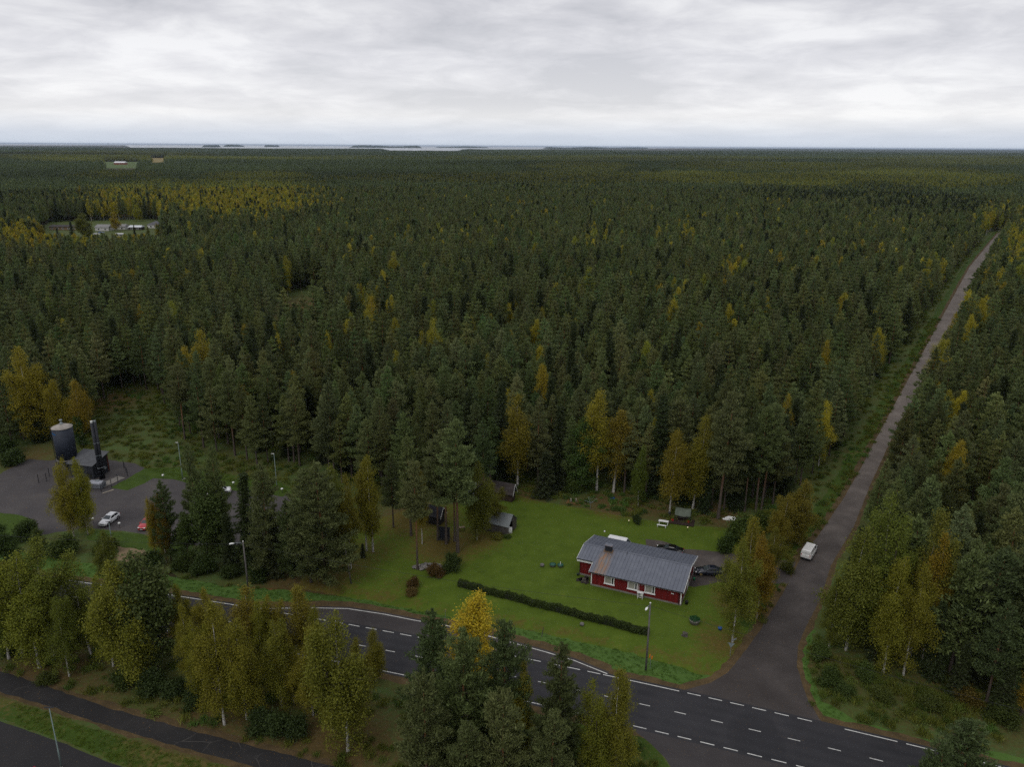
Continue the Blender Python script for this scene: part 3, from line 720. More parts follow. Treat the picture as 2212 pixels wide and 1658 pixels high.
# the big pines at the bottom centre
T('pine_open', 942, 1625, 1322, PD, 'pine with a pointed top rising left of the bright yellow crown', .9, 0, 0)
T('pine_open', 1005, 1690, 1362, PG, 'middle pine of the big group at the bottom centre', .98, 0, 1)
T('pine_open', 1085, 1660, 1340, PD, 'dark pine right behind the bright yellow crown at the bottom centre', .9, 0, 2)
T('pine_open', 1205, 1705, 1395, PD, 'separate dark pine standing before the road right of the big pine group', .85, 0, 3)
T('pine_open', 925, 1755, 1450, PG, 'near pine at the left front of the big pine group', .82, 0, 1)
T('pine_open', 1085, 1790, 1490, PL, 'nearest pine of the big group, cut by the bottom edge', .95, 0, 0)
T('pine_open', 1190, 1790, 1540, PG, 'low grey-green pine cut by the bottom edge left of two olive birches', .95, 0, 2)
T('pine_open', 1010, 1810, 1560, PG, 'pine in the front middle of the big group at the bottom edge', 1.0, 0, 3)
T('birch_edge', 1033, 1540, 1284, BRIGHT, 'bright yellow birch glowing behind the big dark pines', 1.55, 0, 2)
T('birch_edge', 1128, 1665, 1427, OCHRE, 'thin ochre birch between the big pines and the separate dark pine', .8, 0, 3)
T('birch', 1277, 1700, 1472, (.95, .98, .8), 'olive-yellow birch with drooping top before the road, left of a pair', .8, 0, 1)
T('birch', 1328, 1695, 1455, (.95, .95, .8), 'olive-yellow birch at the near road edge, right of a pair', .85, 0, 2)
T('pine_open', 2045, 1850, 1560, PD, 'pine top poking up at the bottom right before the road', 1.25, 0, 2)
T('pine_open', 1985, 1870, 1600, PD, 'lower pine top left of the one poking up at the bottom right', 1.0, 0, 4)
# right of the forest road
T('birch', 1827, 1406, 1141, OLV, 'green birch with long white trunk nearest the bend of the forest road', 1.0, .3, 0)
T('birch', 1885, 1398, 1072, OLV, 'tallest birch with thin pale top right of the forest road', .85, 0, 1)
T('birch', 1966, 1415, 1106, (.75, .82, .8), 'tall olive birch behind the yellow pair right of the forest road', .9, 0, 2)
T('birch', 1908, 1456, 1205, (1.0, .98, .8), 'yellow-green birch with low branches right of the forest road', .9, 0, 3)
T('birch', 1951, 1460, 1218, (1.05, .95, .75), 'yellowish birch with bare lower trunk right of the forest road', .9, 0, 4)
T('birch_edge', 1990, 1436, 1153, ORG, 'thin orange-topped birch at the pines right of the forest road', .75, 0, 0)
T('birch', 1790, 1400, 1250, OLV, 'low olive birch closest to the edge of the forest road bend', .95, 0, 5)
T('broad', 1870, 1395, 1230, PG, 'dark green leafy tree between the birches right of the forest road', .9, 0, 1)
T('pine', 2050, 1462, 1184, PG, 'grey-green pine right beside the roadside birches', 1.2, 0, 0)
T('pine', 2110, 1462, 1184, PD, 'dark pine second right of the roadside birches', 1.25, 0, 1)
T('pine', 2172, 1455, 1166, PD, 'dark pine third right of the roadside birches', 1.25, 0, 2)
T('pine', 2130, 1522, 1300, PD, 'shorter dark pine in front of the pines at the right edge', 1.1, 0, 4)
T('pine', 2205, 1545, 1310, PD, 'shorter dark pine cut by the right edge above the road', 1.2, 0, 5)
T('spruce', 2065, 1505, 1385, SG, 'small spruce in front of the right-hand pines near the road', 1.3, 0, 2)
T('spruce', 2160, 1548, 1440, SG, 'bushy little spruce near the right edge above the road', 1.5, 0, 1)
T('birch_edge', 2215, 1560, 1420, ORG, 'orange young birch at the right edge above the road', 1.3, 0, 1)
T('spruce', 2085, 1475, 1260, SG, 'dark spruce low among the pines at the right edge', 1.1, 0, 0)
T('spruce', 2010, 1465, 1300, SG, 'small dark spruce at the foot of the right-hand birches', 1.0, 0, 1)
# birches along the left side of the forest road
T('birch', 1723, 1176, 1036, (.92, .85, .75), 'brownish yellow birch just behind the parked white van', 1.15, 0, 0)
T('birch', 1684, 1190, 1068, (1.05, .92, .75), 'yellow-ochre birch left of the parked white van', 1.1, 0, 1)
T('birch', 1612, 1318, 1124, OCHRE, 'ochre birch at the right end of the driveway', .95, 0, 2)
T('birch', 1634, 1336, 1150, (1.1, .82, .6), 'orange-brown birch with white trunk along the forest road', .95, 0, 3)
T('birch', 1582, 1388, 1166, (.85, .90, .8), 'olive birch nearest the give way sign', .95, 0, 4)
T('birch', 1660, 1270, 1140, (.8, .78, .7), 'dull olive birch between the white van and the orange-brown birch', 1.05, 0, 5)
# the edge of the wood behind the lawn
T('birch_edge', 1118, 1053, 854, (.95, .82, .7), 'ochre birch with thin pale trunk behind the brown shed', 1.25, 0, 0)
T('spruce', 1176, 1074, 975, (.95, 1.0, 1.0), 'low wide dark spruce at the back edge of the lawn', 1.75, 0, 0)
T('spruce', 1081, 1038, 824, SG, 'tall thin dark spruce behind the sheds', .95, 0, 1)
T('birch_edge', 1289, 1061, 842, (1.3, 1.15, .75), 'tallest yellow birch at the wood edge behind the lawn', 1.15, 0, 1)
T('birch_edge', 1325, 1064, 883, (1.0, .85, .7), 'wide ochre birch right beside the tallest yellow birch', 1.5, .8, 2)
T('birch', 1378, 1096, 961, (.55, .75, .8), 'slender green birch standing forward on the lawn edge', .8, 0, 3)
T('broad', 1255, 1064, 915, (.8, .95, .8), 'dark green leafy tree left of the tallest yellow birch', .95, 0, 2)
T('spruce', 1421, 1070, 854, (.95, 1, 1), 'tall dark spruce left of the two ochre birches by the swing', 1.15, 0, 2)
T('birch_edge', 1446, 1114, 926, (1.0, .9, .7), 'left ochre birch by the garden swing', 1.05, .3, 1)
T('birch_edge', 1496, 1103, 896, (1.0, .92, .7), 'right ochre birch by the garden swing', 1.15, 1.0, 3)
T('pine_tall', 1551, 1121, 841, PG, 'tall pine with curved bare trunk right of the garden swing', .95, .8, 0)
T('pine_tall', 1632, 1108, 880, PG, 'left pine of the trunk pair behind the round green bush', .85, 0, 1)
T('pine_tall', 1644, 1104, 870, PG, 'right pine of the trunk pair behind the round green bush', .85, .6, 2)
T('pine_tall', 1608, 1106, 900, PD, 'thin dark pine left of the trunk pair behind the round green bush', .8, 0, 0)
T('spruce', 1520, 1108, 1010, (.8, .9, .9), 'small dark spruce between the swing and the tall pine', 1.2, 0, 0)
T('spruce', 1590, 1100, 980, (.8, .9, .9), 'dark spruce under the pine trunk pair', 1.2, 0, 1)
T('spruce', 1475, 1090, 970, (.8, .9, .9), 'dark spruce behind the garden swing', 1.1, 0, 2)
# pines and birches of the yard
T('pine_tall', 989, 1194, 905, PL, 'tall pine with a thick straight trunk before the lattice frame', 1.0, 0, 0)
T('pine_tall', 964, 1176, 930, PG, 'pine with its trunk right in front of the dark lattice frame', .95, 0, 1)
T('pine_tall', 946, 1167, 945, PG, 'pine with its trunk at the left side of the dark lattice frame', .9, 0, 2)
T('pine_tall', 982, 1170, 960, PD, 'dark pine just behind the thick trunk by the lattice frame', .9, 0, 1)
T('pine_tall', 902, 1231, 993, PL, 'lone slim pine with bare orange trunk by the stone pile', .8, 0, 2)
T('pine', 888, 1158, 940, PG, 'pine left of the slim orange-trunked pine', 1.0, 0, 3)
T('birch', 1030, 1167, 998, (.7, .75, .7), 'olive birch hanging over the grey boat shed', 1.0, .6, 0)
T('birch', 1062, 1140, 1045, (.7, .7, .65), 'low olive birch behind the ridge of the grey boat shed', 1.6, 0, 4)
T('birch_edge', 912, 1176, 1010, OCHRE, 'thin white-trunked birch left of the lattice frame', .7, 0, 1)
T('birch_edge', 792, 1190, 996, OCHRE, 'left birch of the white-trunked pair on the lawn', .95, 0, 2)
T('birch_edge', 806, 1193, 984, OCHRE, 'right birch of the white-trunked pair on the lawn', 1.0, 0, 3)
T('birch_edge', 758, 1229, 1026, (.95, .85, .75), 'thin birch with bent white trunk by the leaning pole', .85, 0, 0)
T('birch_edge', 726, 1220, 1002, OLV, 'olive birch behind the leaning pole', .9, 0, 1)
T('pine_open', 702, 1261, 999, PG, 'broad grey-green pine with dark trunk left of the leaning pole', 1.0, 0, 1)
T('pine_open', 672, 1258, 1015, PG, 'pine close to the left side of the broad grey-green pine', .9, 0, 2)
T('spruce', 784, 1204, 1175, SG, 'tiny dark spruce at the foot of the white-trunked pair', 1.7, 0, 0)
T('pine', 850, 1140, 985, PD, 'pine behind the white-trunked pair on the lawn', 1.0, 0, 4)
T('pine', 1045, 1080, 905, PD, 'pine behind the pale-roofed shed', 1.0, 0, 5)
# strip between the gravel lot and the road
T('spruce', 545, 1222, 1023, (1.1, 1.1, 1), 'pointed dark spruce between the gravel lot and the street lamp', 1.1, 0, 1)
T('pine_open', 585, 1238, 1002, PG, 'pine right of the pointed spruce at the gravel lot', .85, 0, 0)
T('pine_open', 484, 1212, 966, PG, 'tallest pine on the lot edge, left of the pointed spruce', .62, 0, 3)
T('pine_open', 435, 1190, 958, PG, 'pine before the gravel lot that hides part of the white car', .55, 0, 2)
T('pine_open', 370, 1212, 1037, PD, 'dark pine behind the orange birch at the gravel lot', .7, 0, 1)
T('birch', 360, 1216, 1068, (1.0, .75, .6), 'orange-brown birch at the near edge of the gravel lot', .65, 0, 3)
T('birch_edge', 338, 1216, 1074, YEL, 'small yellow birch that hides part of the red car', .55, 0, 1)
T('broad', 462, 1218, 1050, (.9, 1, .9), 'dark green leafy tree between lot and road', .95, 0, 0)
T('spruce', 600, 1245, 1120, SG, 'low dark spruce beside the street lamp', 1.2, 0, 2)
T('spruce', 500, 1232, 1110, SG, 'low dark spruce at the left of the street lamp', 1.2, 0, 0)
T('broad', 410, 1222, 1120, (.8, .9, .8), 'low dark green tree under the orange-brown birch', .9, 0, 1)
T('pine_open', 632, 1250, 1080, PD, 'dark pine close behind the street lamp', .8, 0, 0)
T('birch', 190, 1155, 988, (1.12, 1.2, .85), 'right birch of the yellow-topped pair before the silo', .7, 0, 0)
T('birch', 160, 1158, 991, (1.25, 1.22, .8), 'left birch of the yellow-topped pair before the silo', .75, 0, 1)
T('broad', 90, 1200, 1145, (.9, .9, .8), 'low olive tree left of the yellow-topped pair', 1.2, 0, 2)
T('birch', 235, 1260, 1150, OLV, 'olive birch across the road behind the green alder', 1.0, 0, 2)
T('broad', 20, 1230, 1140, (.7, .8, .7), 'dark tree at the left edge across the main road', 1.2, 0, 0)
# behind the silo and along the wood edge at the lot
T('birch', 80, 953, 752, (1.35, 1.25, .85), 'tall golden-topped aspen behind the silo', 1.15, 0, 4)
T('birch', 140, 958, 822, (1.15, 1.0, .7), 'ochre birch directly behind the silo', 1.05, 0, 2)
T('birch_edge', 181, 963, 819, (1.2, 1.0, .7), 'slim golden birch right behind the twin chimneys', 1.2, 0, 1)
T('spruce', 86, 955, 880, SG, 'short dark spruce at the foot of the golden aspen', 1.5, 0, 0)
T('broad', 176, 968, 905, (.7, .85, .8), 'dark green bushy tree between silo and twin chimneys', .9, 0, 1)
T('pine_tall', 508, 985, 798, PG, 'pine with the brightest orange bare trunk at the wood edge by the lot', 1.0, 0, 0)
T('pine_tall', 474, 950, 775, PG, 'orange-trunked pine left of the brightest trunk at the lot wood edge', .95, 0, 1)
T('pine_tall', 400, 952, 785, PG, 'pine with bare trunk at the corner of the meadow', .95, 0, 2)
T('pine_tall', 590, 964, 785, PG, 'pine with bare trunk behind the right lot lamp', .95, 0, 0)
T('birch_edge', 537, 964, 833, (1.05, .85, .65), 'ochre birch right of the brightest orange pine trunk', 1.1, 0, 2)
T('birch_edge', 645, 958, 802, (1.1, .9, .65), 'ochre birch at the wood edge behind the right lot lamp', 1.1, 0, 3)
T('birch_edge', 455, 905, 714, (1.2, 1.1, .75), 'yellow birch rising above the pines behind the meadow', 1.2, 0, 0)
T('spruce', 560, 975, 890, SG, 'dark low spruce at the wood edge behind the lot lamp', 1.2, 0, 1)
T('spruce', 620, 985, 905, SG, 'dark low spruce right of the lot lamp at the wood edge', 1.2, 0, 2)
T('spruce', 700, 1000, 880, SG, 'dark spruce at the wood edge left of the yard pines', 1.1, 0, 0)
T('spruce', 740, 1020, 930, SG, 'smaller dark spruce at the wood edge above the white-trunked pair', 1.1, 0, 1)

# trees round the far clearing at the left
T('broad', 186, 526, 466, (1.5, 1.25, .9), 'round olive-yellow tree before the far white house', 1.3, 0, 0)
T('birch', 252, 499, 459, (1.5, 1.25, .8), 'round golden tree between the two far white houses', 1.5, 0, 2)
T('broad', 73, 510, 468, (.9, .95, .8), 'round green tree left of the long tan house', 1.5, 0, 1)
T('spruce', 126, 517, 493, SG, 'small dark spruce on the far clearing lawn', 1.5, 0, 0)
T('spruce', 158, 518, 477, SG, 'tall dark spruce before the long tan house', 1.2, 0, 1)
T('spruce', 292, 512, 485, SG, 'dark spruce before the white-roofed shed', 1.1, 0, 2)
T('birch', 300, 478, 440, (1.3, 1.4, .7), 'yellow-green birch behind the white-roofed shed', 1.3, 0, 1)
T('birch', 360, 490, 448, (1.5, 1.2, .7), 'golden birch right of the hipped-roof house', 1.3, 0, 3)
for x_, y_, t_, tt_, lab in ((112, 532, 502, YG, 'yellow-green birch below the left end of the long tan house'), (142, 538, 508, OCHRE, 'low golden birch below the long tan house'), (215, 534, 510, YG, 'yellow-green birch below the far white house'),
                             (238, 538, 514, YEL, 'low yellow birch below the pale trailer'), (276, 534, 506, YG, 'olive birch right of the pale trailer'), (322, 522, 490, OLV, 'olive birch left before the hipped-roof house'), (342, 518, 482, YEL, 'golden birch before the hipped-roof house'), (92, 528, 482, YEL, 'golden birch at the left end of the far clearing')):
    T('birch', x_, y_, t_, tt_, lab, 1.2)
# ------------------------------------------------------------------ the forest: points where trees stand
OPEN = [GP(q) for q in (
    [(-400, 1010), (0, 975), (60, 962), (205, 962), (212, 880), (250, 840), (335, 845), (380, 915), (415, 975), (510, 1005), (640, 1012), (700, 1035), (760, 1062), (850, 1090), (1000, 1058), (1110, 1052), (1200, 1075), (1330, 1078), (1440, 1095), (1560, 1112), (1650, 1105), (1715, 1062), (1760, 1110), (1800, 1350), (1795, 1425), (1900, 1472), (2050, 1505), (2200, 1530), (2600, 1560), (3200, 2600), (-1500, 2600), (-1500, 1200)],
    [(575, 755), (592, 665), (640, 628), (712, 622), (700, 690), (672, 750)],
    [(88, 548), (104, 480), (330, 474), (352, 482), (345, 520), (300, 548), (190, 556)],
    [(212, 380), (212, 349), (312, 349), (312, 380)],
    [(316, 362), (318, 341), (366, 341), (366, 362)])]
clear_lines = [(side_left[:14], 7.0), (side_left[13:], 6.5), (side_right, 3.3)]
hand = np.array(HAND)
def forest_points(r0, r1, s):
    n = int(r1 * 1.1 / s); gx_, gy_ = np.meshgrid(np.arange(-n, n + 1) * s, np.arange(0, int(r1 / s) + 2) * s)
    P = np.stack([gx_.ravel(), gy_.ravel()], 1); P[::2] += .13
    P = P + rng.uniform(-.42, .42, P.shape) * s
    d = np.linalg.norm(P, axis=1)
    ang = np.degrees(np.arctan2(P[:, 0], P[:, 1]))
    P = P[(d > r0) & (d < r1) & (np.abs(ang) < 40) & (P[:, 1] > 60)]
    keep = np.ones(len(P), bool)
    for q in OPEN: keep &= ~inside(P, q)
    for ln, w in clear_lines: keep &= seg_dist(P, ln) > w
    keep &= ~inside(P, side_road)
    P = P[keep]
    if r0 < 300:
        m = np.ones(len(P), bool)
        for h_ in hand: m &= np.linalg.norm(P - h_, axis=1) > 2.2
        P = P[m]
    return P
PATCH = [  # stands with many birches: centre in survey points, half sizes, share of birch
    (520, 445, 175, 48, .88), (330, 440, 160, 40, .72), (560, 385, 110, 9, .8), (250, 385, 120, 12, .4), (230, 340, 260, 12, .45), (60, 530, 90, 35, .75), (190, 540, 120, 25, .35),
    (1500, 392, 110, 14, .85), (1610, 398, 90, 12, .7), (1750, 400, 120, 22, .55), (1950, 385, 200, 25, .6), (1250, 368, 130, 12, .45), (1700, 365, 260, 12, .55), (2050, 400, 160, 25, .55),
    (1580, 610, 45, 25, .55), (1480, 515, 40, 25, .3), (2140, 500, 40, 40, .75), (2190, 560, 35, 60, .6), (700, 345, 300, 7, .3), (1350, 345, 500, 7, .4), (820, 690, 60, 40, .25), (450, 600, 40, 30, .25),
    (2100, 350, 300, 12, .5), (1480, 385, 60, 8, .8), (180, 345, 160, 8, .6), (1290, 535, 60, 30, .3)]
SPR = [(1800, 430, 250, 25, .55), (60, 440, 120, 40, .3), (2020, 455, 140, 30, .5), (620, 420, 90, 30, .15), (1150, 400, 300, 25, .25), (1300, 375, 200, 12, .4)]
def stands(P):
    """share of birch and of spruce at each point"""
    z = np.column_stack([P, np.full(len(P), 8.0)]); d = z - np.array([0, 0, CAM_H]); zc = d @ FV
    px, py = 1106 + 1655 * (d @ RV) / zc, 829 - 1655 * (d @ UV) / zc
    b = .035 + .02 * bump2(P, .02, 5); s = .07 + .05 * bump2(P, .013, 9)
    for x, y, rx, ry, a in PATCH: b = np.maximum(b, a * np.exp(-(((px - x) / rx) ** 2 + ((py - y) / ry) ** 2) ** 2))
    for x, y, rx, ry, a in SPR: s = np.maximum(s, a * np.exp(-(((px - x) / rx) ** 2 + ((py - y) / ry) ** 2) ** 2))
    # birches along the wood edges of the forest road
    e_ = np.minimum(seg_dist(P, side_left), seg_dist(P, side_right)); b = np.maximum(b, np.where(e_ < 12, .14, 0))
    b = np.maximum(b, .5 * np.exp(-(py - 1000) ** 2 / 4e3) * (px < 100))
    return np.clip(b, 0, 1), np.clip(s, 0, 1), px, py
Pn = forest_points(60, 1050, 4.3)
Pn = Pn[(bump2(Pn, .14, 81) > -.66) & (rng.random(len(Pn)) > .04)]
bs, ss, ppx, ppy = stands(Pn)
u = rng.random(len(Pn)); kindv = np.where(u < bs, 1, np.where(u < bs + ss, 2, 0))   # 0 pine 1 birch 2 spruce
dist = np.linalg.norm(Pn, axis=1)
lay = .5 + .5 * bump2(Pn, .011, 21)
hh = np.where(kindv == 0, 15.6 + 3.4 * lay, np.where(kindv == 1, 15.0 + 3.0 * lay, 15.5 + 4 * lay)) * rng.normal(1, .11, len(Pn))
hh *= np.where((ppx > 1650) & (ppy > 700), .92, 1.0)
# a young low stand between the far clearing and the old wood
young = (ppx > 80) & (ppx < 352) & (dist > 430) & (dist < 760)
lim = 68 - .1146 * Pn[:, 1]
hh = np.where(young, np.minimum(hh, np.maximum(2.5, lim * rng.uniform(.8, 1.15, len(Pn)))), hh)
def tints(kindv, n):
    t = np.ones((n, 3)); r_ = rng.random(n)
    pine = np.array([1, 1, 1]) * rng.normal(1, .20, (n, 1)) * np.column_stack([rng.normal(1.0, .09, n), np.ones(n), rng.normal(1, .1, n)])
    ch = np.array([(1.08, 1.02, .75), (1.28, 1.18, .8), (1.5, 1.36, .85), (.88, 1.0, .8), (1.2, .98, .65), (.98, .96, .7)])
    bir = 1.34 * ch[rng.integers(0, len(ch), n)] * rng.normal(1, .1, (n, 1))
    spr = np.ones((n, 3)) * rng.normal(1, .12, (n, 1))
    for k_, a in ((0, pine), (1, bir), (2, spr)): t[kindv == k_] = a[kindv == k_]
    return np.clip(t, .4, 2.8)
tn = tints(kindv, len(Pn))
# individuals: the ones that show largest
seen = (ppx > -60) & (ppx < 2272) & (ppy < 1720)
solo = np.zeros(len(Pn), bool)
for k_, mx in ((0, 255), (1, 70), (2, 80)):
    ids = np.where(seen & (kindv == k_))[0]; ids = ids[np.argsort(dist[ids] / hh[ids] * 14)]
    solo[ids[:mx]] = True
ZONES = [(lambda x, y: x > 1800, 'in the wood right of the forest road'), (lambda x, y: x > 1560, 'in the wood between the driveway and the forest road'), (lambda x, y: x > 1200, 'in the wood behind the lawn of the red house'),
         (lambda x, y: x > 850, 'in the wood behind the sheds'), (lambda x, y: x > 640, 'in the wood left of the sheds'), (lambda x, y: x > 380, 'in the wood behind the gravel lot'), (lambda x, y: x > 200, 'in the wood behind the meadow'), (lambda x, y: True, 'in the wood behind the silo')]
KW = {0: ('grey-green pine', 'pines'), 1: ('yellowing birch', 'birches'), 2: ('dark spruce', 'spruces')}
edge_d = np.minimum(seg_dist(Pn, OPEN[0] + [OPEN[0][0]]), np.minimum(seg_dist(Pn, side_left) - 5, seg_dist(Pn, side_right)))
order = np.argsort(dist)
for i in order[solo[order]]:
    k_ = int(kindv[i]); zone = next(z for f, z in ZONES if f(ppx[i], ppy[i]))
    if edge_d[i] < 6.5: zone = zone.replace('in the wood', 'at the edge of the wood')
    elif edge_d[i] < 16: zone = zone.replace('in the wood', 'just inside the wood')
    size = 'tall ' if hh[i] > 19 else 'low ' if hh[i] < 15 else ''
    key = ('pine', 'birch_edge', 'spruce')[k_]
    place_tree(key, float(Pn[i, 0]), float(Pn[i, 1]), float(hh[i]), tuple(tn[i]), f'{size}{KW[k_][0]} {zone}', f'{size}{KW[k_][1]} {zone}', wide=random.uniform(.9, 1.15))

# ------------------------------------------------------------------ the rest of the wood, instanced on points
def instancer(name, P, Z, proto_objs, pick, rot, scl, tint, kind='stuff'):
    col = bpy.data.collections.new(name + '_kinds')
    for j, po in enumerate(proto_objs): po.name = f'{name}_{j:02d}'; col.objects.link(po)
    me = bpy.data.meshes.new(name); n = len(P)
    me.vertices.add(n); me.vertices.foreach_set('co', np.column_stack([P, Z]).astype(np.float32).ravel())
    def at(nm, typ, arr, key='value'): a = me.attributes.new(nm, typ, 'POINT'); a.data.foreach_set(key, np.ascontiguousarray(arr).ravel())
    at('pick', 'INT', pick.astype(np.int32)); at('rotz', 'FLOAT', rot.astype(np.float32)); at('scl', 'FLOAT_VECTOR', scl.astype(np.float32), 'vector')
    at('tint', 'FLOAT_COLOR', np.column_stack([tint, np.ones(n)]).astype(np.float32), 'color')
    o = link(bpy.data.objects.new(name, me)); tag(o, kind=kind)
    ng = bpy.data.node_groups.new(name, 'GeometryNodeTree')
    ng.interface.new_socket('Geometry', in_out='INPUT', socket_type='NodeSocketGeometry'); ng.interface.new_socket('Geometry', in_out='OUTPUT', socket_type='NodeSocketGeometry')
    N = ng.nodes.new; gi, go = N('NodeGroupInput'), N('NodeGroupOutput')
    ci = N('GeometryNodeCollectionInfo'); ci.inputs['Collection'].default_value = col; ci.inputs['Separate Children'].default_value = True; ci.inputs['Reset Children'].default_value = True
    ip = N('GeometryNodeInstanceOnPoints'); ip.inputs['Pick Instance'].default_value = True
    def na(nm, typ): a = N('GeometryNodeInputNamedAttribute'); a.data_type = typ; a.inputs['Name'].default_value = nm; return next(s for s in a.outputs if s.enabled and s.name == 'Attribute')
    cx_ = N('ShaderNodeCombineXYZ'); L_ = ng.links.new
    L_(na('rotz', 'FLOAT'), cx_.inputs[2]); L_(gi.outputs[0], ip.inputs['Points']); L_(ci.outputs[0], ip.inputs['Instance'])
    L_(na('pick', 'INT'), ip.inputs['Instance Index']); L_(cx_.outputs[0], ip.inputs['Rotation']); L_(na('scl', 'FLOAT_VECTOR'), ip.inputs['Scale']); L_(ip.outputs[0], go.inputs[0])
    md = o.modifiers.new('scatter', 'NODES'); md.node_group = ng
    return o
def proto(kind, seed, nleaf, Ht, c0, Rm, size, mat=None):
    mb, v, q = grow(kind, seed, nleaf, Ht, c0, Rm, size, limbs=False)
    tv = np.array(mb.v); tq = np.array([f for f in mb.f if len(f) == 4])
    me = np_mesh(kind, np.concatenate([tv, v]), np.concatenate([tq, q + len(tv)]), mats=[BK[kind], mat or LMI[kind]])
    mi = np.zeros(len(me.polygons), np.int32); mi[len(tq):] = 1; me.polygons.foreach_set('material_index', mi)
    return bpy.data.objects.new(kind, me)
rest = ~solo
for k_, nm, kd, c0, Rm, Ht in ((0, 'pine_forest', 'pine', .32, 2.9, 16.0), (1, 'birch_wood', 'birch', .2, 2.2, 16.0), (2, 'spruce_wood', 'spruce', .05, 2.0, 15.0)):
    ids = np.where(rest & (kindv == k_))[0]; n = len(ids)
    pr = [proto(kd, 500 + 31 * k_ + j, 4300, Ht, c0 * (1 + .1 * (j % 3 - 1)), Rm * (1 + .1 * (j % 2)), 1.35) for j in range(5)] + \
         [proto(kd, 700 + 31 * k_ + j, 1100, Ht, c0, Rm * (1 + .1 * (j % 2)), 2.3) for j in range(4)]
    pk = np.where(dist[ids] < 420, rng.integers(0, 5, n), 5 + rng.integers(0, 4, n))
    s_ = (hh[ids] / Ht); w_ = s_ * rng.uniform(.9, 1.2, n)
    o = instancer(nm, Pn[ids], hgt(Pn[ids]) - .1, pr, pk, rng.uniform(0, 2 * PI, n), np.column_stack([w_, w_, s_]), tn[ids])
    tag(o, {0: 'dense grey-green pine forest stretching towards the sea', 1: 'yellow and ochre birches scattered through the forest', 2: 'dark spruces scattered through the forest'}[k_], 'forest')
# beyond a kilometre the wood is laid out in stands
def stand_proto(mixk, seed, n, s, sz):
    k = np.random.default_rng(seed); V, Q, MI = [], [], []; off_ = 0
    cell = s / math.sqrt(n)
    for i in range(n):
        kd = ('pine', 'birch', 'spruce')[k.choice(3, p=mixk)]
        bx, by = ((i % int(s / cell)) + k.uniform(0, 1)) * cell - s / 2, ((i // int(s / cell)) + k.uniform(0, 1)) * cell - s / 2
        Ht = k.uniform(12.5, 19.5); nl = 52
        t = k.beta(1.6, 1.2, nl); rr = {'pine': 1.9 * (1 - t) ** .6, 'birch': 1.8 * np.sin(PI * (.1 + .85 * t)) ** .7, 'spruce': 1.7 * (1 - t)}[kd] * np.sqrt(k.random(nl))
        a = k.uniform(0, 2 * PI, nl); z0 = {'pine': .35, 'birch': .2, 'spruce': .1}[kd] * Ht
        c = np.column_stack([bx + rr * np.cos(a), by + rr * np.sin(a), z0 + t * (Ht - z0)])
        d = unit(k.normal(size=(nl, 3)) + np.array([0, 0, .8])); v, q = leaves(c, d, np.full(nl, 1.5 * sz), np.full(nl, .95 * sz), k)
        V.append(v); Q.append(q + off_); off_ += len(v); MI += [{'pine': 0, 'birch': 1, 'spruce': 2}[kd]] * nl
    me = np_mesh('stand', np.concatenate(V), np.concatenate(Q), mats=[LMI['pine'], LMI['birch'], LMI['spruce']]); me.polygons.foreach_set('material_index', np.array(MI, np.int32))
    return bpy.data.objects.new('stand', me)
SP = [stand_proto(p, 40 + i, 81, 36, 1.1) for i, p in enumerate([(.90, .02, .08), (.82, .05, .13), (.93, .03, .04), (.35, .55, .10), (.18, .77, .05), (.40, .10, .50), (.62, .24, .14)])]
def coast_px(px):   # survey row of the shore for each column
    return np.interp(px, [-300, 270, 290, 600, 815, 840, 990, 1010, 1110, 1190, 1500, 1520, 2600], [312.5, 313, 319.5, 319, 320, 326, 327, 320, 323, 320, 319.5, 318.2, 322.5])
Pf = forest_points(1050, 11500, 31.0)
z3 = np.column_stack([Pf, np.full(len(Pf), 14.0)]) - np.array([0, 0, CAM_H]); zc = z3 @ FV
fx, fy = 1106 + 1655 * (z3 @ RV) / zc, 829 - 1655 * (z3 @ UV) / zc
Pf = Pf[fy > coast_px(fx)]
bs, ss, _, _ = stands(Pf); bs = bs + .02 + .75 * np.maximum(0, bump2(Pf * np.array([.55, 1.5]), .0036, 31) - .26) + .1 * bump2(Pf, .014, 37); ss = ss + .22 * bump2(Pf, .005, 41)
u = rng.random(len(Pf)) * .5
pk = np.where(bs > .55, 4, np.where(bs > .30 + u * .25, 3, np.where(ss > .22 + u * .3, 5, np.where(bs > .20 + u * .12, 6, rng.integers(0, 3, len(Pf))))))
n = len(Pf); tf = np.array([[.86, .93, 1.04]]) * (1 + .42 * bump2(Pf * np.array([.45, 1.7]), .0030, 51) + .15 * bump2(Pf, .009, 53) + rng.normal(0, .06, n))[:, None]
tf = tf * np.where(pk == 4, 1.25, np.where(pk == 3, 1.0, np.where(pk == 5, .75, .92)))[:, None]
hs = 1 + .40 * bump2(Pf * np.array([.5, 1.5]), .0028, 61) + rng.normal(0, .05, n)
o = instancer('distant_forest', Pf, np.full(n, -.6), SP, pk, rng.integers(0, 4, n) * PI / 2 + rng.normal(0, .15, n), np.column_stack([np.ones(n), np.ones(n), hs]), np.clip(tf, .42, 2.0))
tag(o, 'far mixed forest with ochre birch patches reaching the coast', 'forest')
